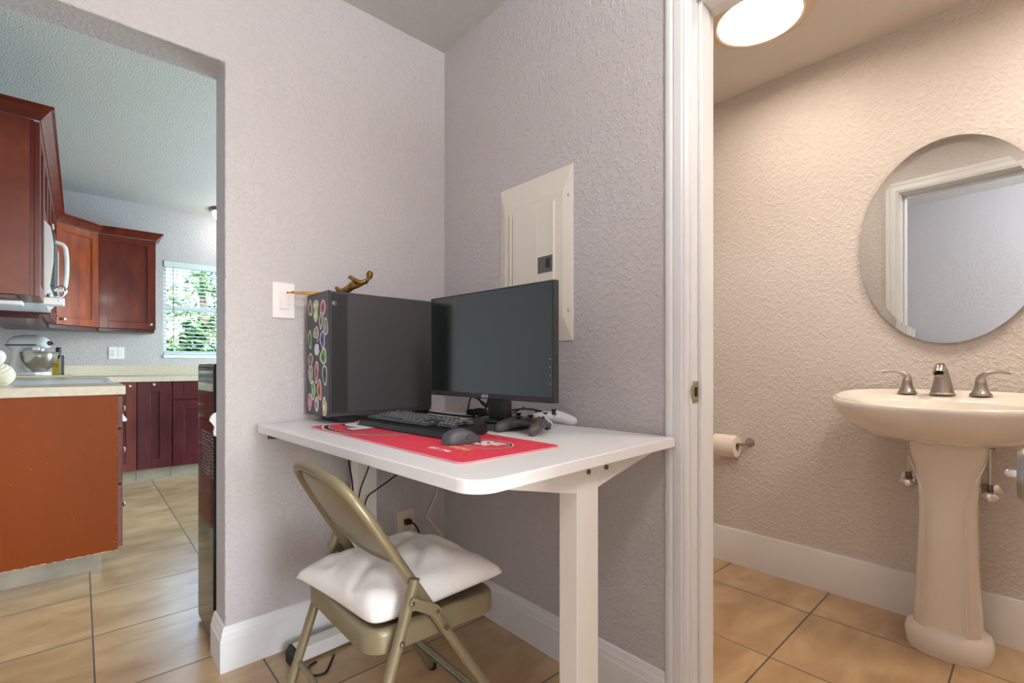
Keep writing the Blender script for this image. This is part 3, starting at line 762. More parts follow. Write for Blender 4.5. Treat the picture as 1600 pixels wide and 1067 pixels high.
MB().lathe([(.0212, .0), (.0195, .0), (.0195, .112), (.0212, .112)], (0, 0, 0), 28, 'y', cap=False).build('core_tube', M_card, tp)

# open bathroom door beside the camera: only its knob reaches into the frame
bdr = struct(MB().box(.525, 1.205, -.082, -.047, .012, 2.02).build('door_1', M_trim, bevel=.002))
dk = MB()
dk.lathe([(.032, -.047), (.032, -.040), (.024, -.036), (.011, -.034), (.011, -.018), (.017, -.013), (.0225, -.004), (.0235, .006), (.0225, .011), (.019, .0142), (0, .0146)], (.590, 0, .927), 32, 'y')
ko = dk.build('door_knob', M_brushed, bdr, ang=40)
MB().tube([(.590, .014, .927), (.590, .0195, .927), (.590, .0218, .927)], [.0034, .0034, .0022], 12, flat=1).build('turn_button', M_chrome, ko)

# ------------------------------------------------------------------ desk (own frame: origin near front corner, x toward the wall, y along it)
DT = math.radians(2.8); DZ = .82
dk_o = (.494, .640)
desk = thing('standing_desk', 'white sit-stand desk with rounded top pushed into the room corner', 'desk', (dk_o[0], dk_o[1], 0), DT)
DL, DW = 1.115, .724
def rrect(x0, x1, y0, y1, rs, n=10):
    pts = []
    for (cx, cy, a0, r) in ((x0, y0, PI, rs[0]), (x1, y0, 1.5*PI, rs[1]), (x1, y1, 0, rs[2]), (x0, y1, .5*PI, rs[3])):
        sx = 1 if cx == x0 else -1; sy = 1 if cy == y0 else -1
        if r < .001: pts.append((cx, cy)); continue
        for k in range(n+1):
            a = a0+.5*PI*k/n; pts.append((cx+sx*r+r*math.cos(a), cy+sy*r+r*math.sin(a)))
    return pts
MB().prism(rrect(0, DW, 0, DL, (.055, .006, .012, .008)), 'z', DZ-.026, DZ).build('tabletop', M_desk, desk, bevel=.0025, seg=3)
def lift_leg(b0, b1, side):
    MB().box(.315, .395, b0, b1, .055, .735).build('leg', M_deskm, desk, bevel=.003)
for b0, b1, out in ((.028, .080, 0), (1.040, 1.092, 1)):
    MB().box(.318, .398, b0, b1, .055, .768).build('leg', M_deskm, desk, bevel=.003)
    f = MB()
    f.prism([(.065, .793), (.70, .793), (.43, .742), (.398, .735), (.318, .735), (.10, .785)][::-1], 'y', b0+.002, b0+.044)
    f.build('bracket', M_deskm, desk, bevel=.002)
    f = MB(); f.prism([(.098, 0.010), (.665, .010), (.665, .045), (.64, .056), (.11, .056), (.098, .050)], 'y', b0-.004, b1+.004)
    f.build('foot', M_deskm, desk, bevel=.004)
    f = MB(); f.prism([(.084, .0), (.104, .0), (.104, .057), (.096, .057), (.082, .040)], 'y', b0-.005, b1+.005)
    f.build('foot_cap', M_black, desk, bevel=.003); f = MB(); f.prism([(.658, .0), (.680, .0), (.680, .040), (.668, .057), (.658, .057)], 'y', b0-.005, b1+.005)
    f.build('foot_cap', M_black, desk, bevel=.003)
MB().box(.33, .37, .08, 1.035, .755, .79).box(.42, .46, .05, 1.065, .765, .793).build('crossbar', M_deskm, desk, bevel=.002)
for x in (.36, .43): MB().lathe([(.0, 0), (.006, 0), (.006, -.004), (0, -.004)], (x, .030, .778), 10, 'y', cap=False).build('bracket_screw', M_steel, desk)
MB().tube(spline([(.02, 1.07, .787), (.05, 1.05, .783), (.10, .99, .789)], 4), [.012, .0125, .012, .010, .009, .008, .007, .006, .005], 12).build('height_switch', M_mouse, desk)

def D(a, b, z=0):     # desk frame -> world
    return (dk_o[0]+a*math.cos(DT)-b*math.sin(DT), dk_o[1]+a*math.sin(DT)+b*math.cos(DT), z)

# red team mat
mt = thing('desk_mat', 'long red cloth desk mat with oval team emblems under the keyboard', 'desk mat', D(.0775, .132, DZ), DT-.02)
ML, MWd = .785, .305
MB().prism(rrect(0, MWd, 0, ML, (.02, .02, .02, .02), 6), 'z', 0, .003).build('cloth', M_red, mt)
MB().tube([(x, y, .0018) for x, y in rrect(.0, MWd, 0, ML, (.02,)*4, 6)], .0018, 6, closed=True).build('stitched_rim', mat('pink_stitching', srgb(224, 150, 160), .8), mt)
def oval(mb, cx, cy, a, b, z, w=None, n=56, lo=0, hi=2*PI, clipx=None):
    def P(k, d): 
        t = lo+(hi-lo)*k/n; x = cx+(a-d)*math.cos(t); y = cy+(b-d)*math.sin(t)
        if clipx: x = min(max(x, clipx[0]), clipx[1]); y = min(max(y, .004), ML-.004)
        return (x, y, z)
    if w is None:
        vs = [P(k, 0) for k in range(n)]; mb.add(vs, [list(range(n))])
    else:
        vs = [P(k, 0) for k in range(n+1)]+[P(k, w) for k in range(n+1)]
        mb.add(vs, [(k, k+1, n+2+k, n+1+k) for k in range(n)])
cxy = (.172, .560)
def emblem(cx, cy, a, b, sc, name):
    e = MB(); clip = (.004, MWd-.004)
    e.cur = 0; oval(e, cx, cy, a, b, .0033, .006*sc, clipx=clip)
    e.cur = 1; oval(e, cx, cy, a-.006*sc, b-.006*sc, .0034, .013*sc, clipx=clip)
    e.cur = 2; oval(e, cx, cy, a-.019*sc, b-.019*sc, .0035, .004*sc, clipx=clip)
    return e.build(name, None, mt, mats=[M_matw, M_matb, M_matg], smooth=False)
emblem(.166, .640, .165, .215, 1.0, 'emblem_ring')
emblem(.19, .140, .056, .072, .45, 'emblem_ring')
# interlocking letters, reading from the chair: text x axis runs along -y of the mat
def letters(body, cx, cy, size, m, z, name, sx=1.0, bold=0):
    R_ = Matrix.Translation((cx, cy, z)) @ Matrix.Rotation(-PI/2, 4, 'Z') @ Matrix.Diagonal((sx, 1, 1, 1))
    return text_mesh(name, body, size, m, mt, R_, .0001, bold)
letters('S', .178, .705, .26, M_matb, .00365, 'letter_shadow', 1.15, .014)
letters('F', .150, .600, .27, M_matb, .00365, 'letter_shadow', 1.15, .014)
letters('S', .178, .705, .26, M_matw, .00385, 'letter_print', 1.15, .007)
letters('F', .150, .600, .27, M_matw, .00390, 'letter_print', 1.15, .007)
letters('SF', .190, .140, .072, M_matw, .00385, 'letter_print', 1.1, .003)
letters('EST. 1946', .060, .160, .020, M_matw, .0034, 'letter_print', 1.0, .0006)
letters('49ERS', .103, .140, .030, M_matg, .0034, 'letter_print', 1.0, .0006)

# keyboard
KA = math.radians(5)
kb = thing('keyboard', 'full-size black keyboard with white legends lying on the red mat', 'keyboard', (.765, 1.268, DZ+.003), KA)
# local: x toward the wall (depth .146), y along (length .445)
HD, HL = .073, .2225
k_ = MB(); k_.prism([(-HD-.004, .002), (-HD, .018), (-HD+.006, .020), (HD-.006, .030), (HD, .028), (HD+.002, .006), (HD-.01, 0), (-HD+.01, 0)][::-1], 'y', -HL, HL)
k_.build('case', M_blackpl, kb, bevel=.002)
KP = .0186; slope = math.atan2(.010, 2*HD)
def keymesh(w, legend):
    k = MB(); t = .0022
    def ring(z, i, j): return [(-KP*.46+i, -w/2+.0008+i, z), (KP*.46-i, -w/2+.0008+i, z), (KP*.46-i, w/2-.0008-i, z), (-KP*.46+i, w/2-.0008-i, z)]
    k.loft([ring(0, 0, 0), ring(.0065, .0012, 0), ring(.0072, .0022, 0)])
    if legend:
        k.cur = 1
        lx = .0048; ly = min(.0056, w*.32)
        k.add([(-.001, -ly, .0074), (.0012+lx, -ly, .0074), (.0012+lx, -ly+.0036, .0074), (-.001, -ly+.0036, .0074)], [(0, 1, 2, 3)])
        k.add([(-.001, ly-.0036, .0074), (.0012+lx, ly-.0036, .0074), (.0012+lx, ly, .0074), (-.001, ly, .0074)], [(0, 1, 2, 3)])
        k.add([(.0005, -ly, .0074), (.0024, -ly, .0074), (.0024, ly, .0074), (.0005, ly, .0074)], [(0, 1, 2, 3)])
    return k
rows = [
    [1, 'g.9', 1, 1, 1, 1, 'g.4', 1, 1, 1, 1, 'g.4', 1, 1, 1, 1, 'g.2', 1, 1, 1],
    [1]*13+[2, 'g.2', 1, 1, 1, 'g.2', 1, 1, 1, 1],
    [1.5]+[1]*12+[1.5, 'g.2', 1, 1, 1, 'g.2', 1, 1, 1],
    [1.75]+[1]*11+[2.25, 'g3.4', 1, 1, 1],
    [2.25]+[1]*10+[2.75, 'g1.2', 1, 'g1.2', 1, 1, 1, 1],
    [1.25, 1.25, 1.25, 6.25, 1.25, 1.25, 1.25, 1.25, 'g.2', 1, 1, 1, 'g.2', 2, 1],
]
cache = {}; nkeys = 0
for ri, row in enumerate(rows):
    xk = HD-.014-(KP*1.03)*ri-(.004 if ri else 0); y = HL-.010
    for it in row:
        if isinstance(it, str): y -= float(it[1:])*KP*.98; continue
        w = it*KP*.98
        if nkeys < 100:
            if it not in cache:
                o = keymesh(w, it < 3).build('key', None, kb, mats=[M_key, M_legend], smooth=False); cache[it] = o
            else:
                o = cache[it].copy(); COL.objects.link(o)
            zz = .0225+(xk+HD)/(2*HD)*.0095
            o.location = (xk, y-w/2, zz); o.rotation_euler = (0, -slope, 0); nkeys += 1
        y -= w
# mouse
ms = thing('computer_mouse', 'dark grey wireless mouse sitting on the red mat beside keyboard', 'mouse', (.712, .978, DZ+.003), math.radians(-4))
rings = []
L_ = .112
for j in range(15):
    t = j/14; x = -L_/2+L_*t
    q = max(.0, 1-(2*t-1)**2)**.42
    hwid = .031*q*(1-.06*math.sin(t*PI)+.0); top = .004+.034*max(0, math.sin(PI*min(1, (t*.92+.10)))**.65)*(1-.22*t) ; top = max(top, .006)
    r = []
    for k in range(24):
        a = 2*PI*k/24; c, s_ = math.cos(a), math.sin(a)
        yy = hwid*(abs(c)**.75)*(1 if c > 0 else -1); zz = .004+(top*(q**.4))*(abs(s_)**.8) if s_ > 0 else .004-.004*min(1, abs(s_)*2)
        r.append((x, yy, zz))
    rings.append(r)
mbd = MB().loft(rings).build('shell', M_mouse, ms, ang=80)
MB().tube(spline([(.054, -.012, .016), (.03, -.0312, .021), (0, -.0316, .024), (-.005, -.0318, .012)], 4), .0008, 6).tube([(.054, 0, .018), (.03, 0, .031), (.008, 0, .0375)], .0006, 6).build('shell_seam', M_blackpl, ms)
MB().lathe([(.009, -.003), (.010, 0), (.009, .003)], (.030, 0, .026), 16, 'y').build('scroll_wheel', M_black, ms)

# ------------------------------------------------------------------ computer tower
pc = thing('computer_tower', 'black computer tower with sticker-covered front on desk', 'computer', (.612, 1.585, DZ), math.radians(1.2))
PH0, PH1, PLn, PWd = .025, .448, .405, .188
MB().box(.003, PLn, .004, PWd, PH0, PH1-.002).build('case', M_pc, pc, bevel=.002)
MB().box(0, .006, 0, PWd+.001, PH0-.002, PH1).build('front_panel', M_pcf, pc, bevel=.002)
MB().box(.006, PLn, 0, .0045, PH0+.012, PH1-.004).build('side_panel', M_pc, pc, bevel=.0015)
pm = MB()
for i in range(11):
    for j in range(64):
        x = .012+i*.0046; z = PH0+.022+j*.0061
        pm.add([(x, -.0004, z), (x+.003, -.0004, z), (x+.003, -.0004, z+.0038), (x, -.0004, z+.0038)], [(0, 1, 2, 3)])
MB().box(.009, .066, -.0002, .0, PH0+.014, PH1-.010).build('vent_strip', M_mesh, pc)
pm.build('vent_holes', M_black, pc, smooth=False)
MB().lathe([(.0, -.0015), (.008, -.0012), (.009, 0)], (.020, 0, .405), 20, 'y', cap=False).build('power_button', M_dgrey, pc, ang=60)
for x in (.035, .33):
    MB().prism([(x, PH0), (x+.075, PH0), (x+.062, 0), (x+.012, 0)], 'y', .012, .17).build('foot', M_blackpl, pc, bevel=.003)
# stickers on the front (front face at x=0, local y .. 0 near, PWd far)
def blob(seed, w, h, n=26, kind=0):
    r = random.Random(seed); ph = [r.uniform(0, 6.28) for _ in range(4)]; am = [r.uniform(.04, .13), r.uniform(.04, .12), r.uniform(.02, .07)]
    pts = []
    for k in range(n):
        a = 2*PI*k/n; q = 1+am[0]*math.sin(2*a+ph[0])+am[1]*math.sin(3*a+ph[1])+am[2]*math.sin(5*a+ph[2])
        if kind == 1: q = 1
        if kind == 2: q = 1.05-.25*abs(math.cos(a))**.5+(.35*max(0, -math.sin(a))**2)*(.6)
        pts.append((w/2*q*math.cos(a), h/2*q*math.sin(a)))
    return pts
ST = [  # (fraction across from the far edge, fraction down, w, h, colour, shape)
 (.16, .065, .042, .060, (142, 110, 84), 0, 'brown leaf-shaped sticker'), (.43, .045, .052, .034, (196, 176, 150), 1, 'round cream and orange sticker'),
 (.76, .075, .060, .052, (206, 70, 104), 2, 'pink heart-like sticker'), (.43, .130, .040, .056, (176, 206, 120), 0, 'pale green rectangular sticker'),
 (.68, .185, .040, .060, (150, 150, 142), 0, 'grey animal-shaped sticker'), (.88, .245, .040, .066, (120, 124, 112), 0, 'dark grey spiky sticker'),
 (.14, .335, .034, .068, (52, 140, 78), 0, 'small green figure sticker'), (.44, .285, .050, .046, (148, 130, 108), 0, 'tan mushroom-like sticker'),
 (.74, .345, .050, .060, (66, 92, 176), 0, 'blue curled sticker'), (.48, .420, .048, .056, (214, 220, 228), 3, 'white apple-shaped sticker'),
 (.78, .490, .058, .060, (110, 170, 76), 0, 'green and brown round sticker'), (.17, .520, .046, .054, (116, 88, 66), 0, 'brown bird-like sticker'),
 (.46, .620, .038, .080, (214, 92, 116), 0, 'tall pink figure sticker'), (.18, .640, .046, .066, (150, 140, 118), 0, 'tan wavy sticker'),
 (.84, .640, .042, .078, (70, 76, 78), 0, 'black and white panda sticker'), (.31, .780, .040, .070, (88, 168, 84), 0, 'green leafy sticker'),
 (.60, .770, .044, .072, (206, 112, 72), 0, 'orange and white sticker'), (.14, .880, .040, .066, (212, 104, 130), 0, 'pink pear-shaped sticker'),
 (.47, .895, .040, .056, (206, 190, 196), 1, 'pale round badge sticker'), (.83, .905, .042, .068, (206, 178, 122), 0, 'cream jar-shaped sticker')]
H_ = PH1-PH0
for i, (fy, fz, w, h, cc, kd, lab) in enumerate(ST):
    y = PWd*(1-fy); z = PH1-.01-H_*.96*fz-.012; w *= .92; h *= .96
    s = MB()
    if kd == 3:
        pts = []
        for k in range(40):
            a = 2*PI*k/40; q = 1-.16*max(0, math.sin(a))**8-.08*max(0, -math.sin(a))**8
            bite = -.25*math.exp(-((a-.25)/.35)**2)
            pts.append((w/2*(q+bite)*math.cos(a), h*.42*(q+bite*.4)*math.sin(a)-h*.06))
        s.add([(-.0006, y-p[0], z+p[1]) for p in pts], [list(range(len(pts)))])
        s.add([(-.0006, y-p[0], z+p[1]) for p in [(0, h*.40), (.006, h*.60), (.012, h*.66), (.010, h*.48)]], [(0, 1, 2, 3)])
        o = s.build('sticker', mat('sticker_print', srgb(*cc), .5), pc, smooth=False); o['label'] = lab; continue
    pts = blob(i+11, w, h, kind=kd)
    s.add([(-.0005, y-p[0], z+p[1]) for p in pts], [list(range(len(pts)))])
    o = s.build('sticker', mat('sticker_border', srgb(214, 210, 206), .5), pc, smooth=False); o['label'] = lab
    s = MB(); s.add([(-.0008, y-p[0]*.72, z+p[1]*.80) for p in pts], [list(range(len(pts)))])
    q = blob(i+40, w*.42, h*.4); c2 = [min(255, v+42) for v in cc] if i % 2 else [int(v*.6) for v in cc]
    s.cur = 1; s.add([(-.0010, y-p[0]+w*.06, z+p[1]-h*.05) for p in q], [list(range(len(q)))])
    s.build('print', None, o, mats=[mat('sticker_print', srgb(*cc), .5), mat('sticker_detail', srgb(*c2), .5)], smooth=False)

# bronze figurine and bamboo stick on top of the tower
TZ = DZ+PH1
R2 = Vector((FY, -FX, 0)); U2 = Vector((0, 0, 1)); F2 = Vector((FX, FY, 0))
fg = thing('bronze_figurine', 'small gold bronze figurine leaning forward on top of computer tower', 'figurine', (.690, 1.628, TZ))
s_ = .00222
def Q(px, py, d=0): return R2*((px-545.5)*s_)+U2*((453.2-py)*s_)+F2*d
g = MB()
g.tube(spline([Q(545, 452), Q(548, 447.5), Q(556, 441), Q(565, 438), Q(573, 435.5), Q(579, 432)], 5), [.006+.0085*math.sin(PI*min(1, k/22)) for k in range(26)], 10)
g.tube(spline([Q(556, 441, .006), Q(545, 445.5, .008), Q(535, 449, .006), Q(528.5, 443, .004)], 5), [.0105-.0003*k for k in range(16)], 8)
g.tube(spline([Q(552, 443, -.006), Q(545, 446, -.008), Q(541, 450.5, -.008), Q(536, 452.0, -.008)], 5), [.0065-.0002*k for k in range(16)], 8)
g.tube(spline([Q(577, 434, .008), Q(570, 435, .014), Q(560, 432, .015), Q(548.5, 425.5, .013)], 5), [.0085-.0001*k for k in range(16)], 8)
g.tube(spline([Q(577, 434, -.008), Q(571, 437, -.014), Q(563, 435, -.016), Q(556, 431, -.014)], 5), [.0075-.0001*k for k in range(16)], 8)
g.ball(Q(549, 426.5, .013), (.006, .006, .004), 10, 6)
g.tube([Q(578.5, 433), Q(581, 428)], [.0075, .006], 10)
g.ball(Q(582.5, 424), (.0115, .0115, .015), 14, 9)
g.tube(spline([Q(580, 429, .0), Q(583, 424, .004), Q(584.5, 419.5, .002)], 4), [.008]*9, 8)
g.build('body', M_bronze, fg, remesh=.0016, sm=2)
MB().ball((0, 0, .0015), (.013, .010, .0025), 16, 8).build('base', M_bronze, fg)
bs = thing('bamboo_stick', 'thin tan bamboo stick lying across top of computer tower', 'stick', (.615, 1.745, TZ), 0)
p0 = Vector((.02, -.03, .004)); p1 = Vector((-.074, .026, .004))
MB().tube([p0, p0.lerp(p1, .3), p0.lerp(p1, .55), p0.lerp(p1, .70), p0.lerp(p1, .86), p1], [.006, .0065, .006, .0052, .0034, .002], 10).build('shaft', M_bamboo, bs)
MB().ball(p0.lerp(p1, .84)+Vector((0, 0, .003)), (.006, .006, .003), 10, 6).ball(p1, (.004, .004, .003), 10, 6).build('dark_tip', mat('singed_bamboo', srgb(104, 72, 40), .6), bs)

# ------------------------------------------------------------------ monitor
MA = math.radians(3.4)
mo = thing('computer_monitor', 'black flat monitor on a stand at back of desk', 'monitor', (.899, 1.119, DZ), MA)
# local: screen faces -x, y along width
ZB0, ZB1, MH = .098, .422, .270
MB().box(.0, .020, -MH, MH, ZB0, ZB1).build('bezel', M_bezel, mo, bevel=.0025)
bk = MB(); bk.prism([(.020, ZB0+.03), (.020, ZB1-.03), (.045, ZB1-.07), (.045, ZB0+.06)], 'y', -MH+.06, MH-.06)
bk.build('rear_shell', M_blackpl, mo, bevel=.006)
MB().box(-.0006, .0005, -MH+.006, MH-.006, ZB0+.016, ZB1-.006).build('screen', M_screen, mo)
text_mesh('brand_lettering', 'ASUS', .0125, M_logo, mo, Matrix.Translation((-.0009, -.002, ZB0+.0075)) @ Matrix.Rotation(-PI/2, 4, 'Z') @ Matrix.Rotation(PI/2, 4, 'X') @ Matrix.Diagonal((1.05, 1, 1, 1)), .0002, .0004)
text_mesh('corner_lettering', 'HDMI', .0065, M_dgrey, mo, Matrix.Translation((-.0009, MH-.016, ZB0+.0075)) @ Matrix.Rotation(-PI/2, 4, 'Z') @ Matrix.Rotation(PI/2, 4, 'X'), .0002)
ic = MB()
for k in range(4): ic.box(-.0009, 0, -MH+.012, -MH+.016, ZB0+.05+k*.022, ZB0+.0515+k*.022)
ic.build('menu_icons', M_logo, mo)
MB().prism([(.045, .06), (.052, .012), (.085, .012), (.072, .30), (.045, .30)], 'y', -.035, .035).build('stand_neck', M_bezel, mo, bevel=.003)
MB().prism([(-.012, .030), (.03, -.02), (.10, -.06), (.16, -.06), (.16, .16), (.10, .165), (-.012, .11)], 'z', 0, .020).build('stand_base', M_bezel, mo, bevel=.002)
MB().lathe([(.040, .018), (.042, .026), (.038, .032)], (.065, 0.01, 0), 28).build('swivel_disc', M_blackpl, mo)

# ------------------------------------------------------------------ game controllers
def controller(name, label, loc, rz, m, mstick, tiltx=0):
    c = thing(name, label, 'game controller', loc, rz); c.scale = (.88, .88, .88)
    # local: width along x, grips toward -y
    b = MB()
    b.ball((0, .012, .034), (.055, .030, .017)); b.ball((-.043, .006, .033), (.032, .034, .019)); b.ball((.043, .006, .033), (.032, .034, .019))
    for sg in (-1, 1):
        b.tube(spline([(sg*.050, .004, .033), (sg*.062, -.024, .027), (sg*.070, -.052, .019), (sg*.071, -.066, .0155)], 5), [.022-.0004*k for k in range(16)], 14)
        b.ball((sg*.071, -.066, .0155), .0155, 14, 8)
        b.ball((sg*.05, .036, .026), (.022, .016, .012))
    b.build('shell', m, c, remesh=.0025, sm=3)
    for sx, sy in ((-.048, .010), (.022, -.012)):
        MB().lathe([(.011, .040), (.007, .048), (.007, .054), (.010, .056), (.0105, .060), (.008, .0605), (0, .059)], (sx, sy, 0), 18).build('thumbstick', mstick, c, ang=60)
    for sg in (-1, 1):
        MB().ball((sg*.048, .046, .018), (.014, .012, .012), 14, 8).build('trigger', m if m is M_ctrlw else M_blackpl, c)
    for k, (dx, dy) in enumerate(((.009, 0), (-.009, 0), (0, .009), (0, -.009))):
        MB().lathe([(.0042, .048), (.0042, .0535), (.003, .0545), (0, .0546)], (.050+dx, .010+dy, 0), 12).build('button', mstick, c)
    MB().box(-.033, -.027, -.022, -.004, .046, .0515).box(-.039, -.021, -.016, -.010, .046, .0515).build('direction_pad', mstick, c)
    return c
cb = controller('game_controller', 'charcoal grey game controller with orange light lying near the monitor stand', (.985, 1.022, DZ), math.radians(-82), M_ctrlb, M_blackpl)
MB().lathe([(.006, .049), (.006, .0525), (0, .053)], (.008, .018, 0), 14).build('guide_light', M_led, cb)
cw = controller('game_controller', 'white game controller behind the charcoal one near the wall', (1.140, 1.088, DZ), math.radians(3), M_ctrlw, M_blackpl)
MB().lathe([(.007, .049), (.007, .0525), (0, .053)], (0, .018, 0), 14).build('guide_button', M_logo, cw)

# cables behind the monitor
def cable(label, pts, r=.003, m=None, n=6, name='cable'):
    p0 = Vector(pts[0]); o = MB().tube([q-p0 for q in spline(pts, n)], r, 8).build(name, m or M_black, loc=tuple(p0), ang=80)
    return tag(o, label, 'cable')
Z = DZ
cable('long black cable running straight from tower rear past the monitor stand', [(1.025, 1.63, Z+.012), (1.06, 1.53, Z+.006), (1.10, 1.38, Z+.004), (1.14, 1.27, Z+.004), (1.17, 1.20, Z+.005), (1.20, 1.15, Z+.012)], .0036)
cable('black cable arching from tower rear down to the desk behind the monitor', [(1.022, 1.66, Z+.075), (1.07, 1.58, Z+.092), (1.11, 1.49, Z+.085), (1.14, 1.41, Z+.05), (1.15, 1.36, Z+.008)], .003)
cable('black video cable hanging in a loop below the monitor', [(.96, 1.23, Z+.16), (.965, 1.235, Z+.10), (.968, 1.20, Z+.066), (.972, 1.15, Z+.072), (.97, 1.12, Z+.11)], .0032)
cable('thin black cable curving across the desk behind the keyboard', [(1.02, 1.57, Z+.006), (.965, 1.50, Z+.003), (.99, 1.39, Z+.003), (1.08, 1.34, Z+.003), (1.14, 1.28, Z+.02), (1.17, 1.23, Z+.05)], .0022)
cable('black cable slanting up behind the monitor, left of the tangle', [(1.10, 1.47, Z+.02), (1.10, 1.46, Z+.06), (1.09, 1.43, Z+.10), (1.0, 1.38, Z+.16)], .003)
cable('second black cable slanting up behind the monitor, right of the tangle', [(1.13, 1.42, Z+.006), (1.12, 1.38, Z+.05), (1.10, 1.35, Z+.10), (1.0, 1.30, Z+.17)], .003)
cable('black cable from monitor stand to the controllers along the wall', [(1.075, 1.20, Z+.045), (1.12, 1.17, Z+.05), (1.17, 1.15, Z+.04), (1.20, 1.17, Z+.02), (1.19, 1.22, Z+.004)], .0034)
tg = MB(); rnd = random.Random(21)
for k in range(7):
    a0 = rnd.uniform(0, 6.28); pts = []
    for j in range(12):
        a = a0+j*2*PI/11; pts.append((.028*math.cos(a)*rnd.uniform(.7, 1.1), .058*math.sin(a)*rnd.uniform(.5, 1.15), .005+.0022*k+.012*rnd.random()))
    tg.tube(spline(pts, 3), .0032, 7)
tag(tg.build('cable_tangle', M_black, loc=(1.12, 1.44, Z+.0), ang=80), 'loose coil of black cables heaped on the desk behind the monitor', 'cable')
# hanging cables under the desk
cable('black cord hanging straight down left of the far white desk leg', [(.712, 1.66, .785), (.711, 1.66, .73), (.714, 1.66, .67), (.727, 1.66, .59), (.735, 1.66, .46)], .0032)
cable('short black cord curving in front of the far white desk leg', [(.80, 1.66, .76), (.798, 1.66, .68), (.784, 1.66, .631), (.755, 1.66, .559), (.745, 1.66, .48)], .0028)
cable('longer black cord sweeping from under desk toward the chair back', [(.97, 1.66, .76), (.94, 1.66, .63), (.883, 1.66, .587), (.82, 1.66, .555), (.782, 1.66, .53), (.765, 1.66, .46)], .0028)
cable('white flat cord bent against the wall in the corner under the desk', [(1.215, 1.805, .60), (1.19, 1.818, .451), (1.155, 1.818, .385), (1.136, 1.818, .350), (1.165, 1.818, .315), (1.218, 1.815, .240), (1.223, 1.808, .160)], .0045, M_cream)
cable('black cord lying in a loop on floor by the desk foot', [(.66, 1.66, .006), (.63, 1.62, .004), (.60, 1.585, .004), (.565, 1.60, .004), (.57, 1.65, .004), (.60, 1.66, .006)], .0036)

# ------------------------------------------------------------------ switch, outlet, breaker panel
sw = thing('light_switch', 'white rocker light switch on the grey wall left of computer', 'switch', (.5435, YA, 1.250))
MB().box(-.038, .038, -.007, 0, -.064, .064).build('cover_plate', M_whitep, sw, bevel=.003, seg=3)
MB().box(-.017, .017, -.0085, -.0065, -.034, .034).build('rocker_frame', M_whitep, sw, bevel=.001)
MB().prism([(-.0085, -.031), (-.0085, .031), (-.0105, .031), (-.0135, -.031)], 'x', -.0145, .0145).build('rocker', M_whitep, sw, bevel=.001)
ol = thing('wall_outlet', 'cream outlet low on the wall under desk with a black plug', 'outlet', (1.037, YA, .335))
MB().box(-.040, .040, -.006, 0, -.064, .064).build('cover_plate', M_cream, ol, bevel=.003, seg=3)
MB().box(-.017, .017, -.0085, -.006, -.034, .034).build('receptacle', M_cream, ol, bevel=.001)
sl = MB()
for x in (-.007, .007): sl.box(x-.001, x+.001, -.0092, -.0084, -.020, -.012)
sl.lathe([(0, -.0092), (.0024, -.0092), (.0024, -.0084), (0, -.0084)], (0, 0, -.026), 8, 'y', cap=False)
sl.build('slots', M_blackpl, ol)
pl = thing('power_plug', 'black power plug with cord in the cream wall outlet', 'plug', (1.037, YA-.0086, .350))
MB().box(-.014, .014, -.024, 0, -.010, .012).build('body', M_black, pl, bevel=.004, seg=3)
MB().tube(spline([(.010, -.022, .0), (.022, -.030, -.012), (.036, -.030, -.034), (.050, -.026, -.075), (.055, -.03, -.16), (.05, -.03, -.24)], 5), .0034, 8).build('cord', M_black, pl)
bp = thing('breaker_panel', 'cream metal circuit breaker panel set in grey wall above monitor', 'breaker panel', (XB, 1.2455, 1.40))
# local -x faces room ; y along the wall
MB().loft([[(-.0005, sy*.1865, sz*.298) for sy, sz in ((-1, -1), (1, -1), (1, 1), (-1, 1))], [(-.004, sy*.1865, sz*.298) for sy, sz in ((-1, -1), (1, -1), (1, 1), (-1, 1))], [(-.014, sy*.150, sz*.215) for sy, sz in ((-1, -1), (1, -1), (1, 1), (-1, 1))]]).build('cover', M_panel, bp, smooth=False)
dr = MB().box(-.021, -.013, -.110, .098, -.235, .186).build('door', M_panel, bp, bevel=.002)
MB().box(-.0225, -.021, -.034, -.030, -.235, .186).build('door_groove', M_panel, dr)
MB().box(-.024, -.0135, .104, .112, -.235, .184).box(-.024, -.0135, -.114, -.110, -.235, .186).build('door_hinge', M_panel, dr, bevel=.001)
lc = MB().box(-.0245, -.0205, -.112, -.040, -.055, .001).build('latch', M_dgrey, dr, bevel=.001)
MB().box(-.0255, -.0245, -.100, -.080, -.042, -.008).build('latch_slot', M_blackpl, lc)
for y, z in ((-.170, .195), (-.170, -.196), (.163, .195), (.163, -.196)):
    MB().lathe([(.0, .011), (.0065, .0095), (.0075, .003)], (0, y, z), 14, '-x').build('screw', M_logo, bp)
MB().box(-.0125, -.0100, .120, .124, .06, .115).build('latch_hook', M_white, bp)

# ------------------------------------------------------------------ folding chair
CX, CY = .62, 1.13
ch = thing('folding_chair', 'beige metal folding chair pulled up to the long side of desk', 'chair', (CX, CY, 0))
def fxz(z): return .395+.617*(.785-z)-CX
half = [(.243, .012), (.232, .15), (.218, .30), (.203, .45), (.190, .58), (.183, .66), (.176, .70), (.156, .741), (.118, .766), (.060, .776), (0, .778)]
near = [(fxz(z), -w, z) for w, z in half]; far = [(fxz(z), w, z) for w, z in half][::-1][1:]
MB().tube(spline(near+far, 5), .0118, 12).build('front_frame', M_chair, ch, ang=80)
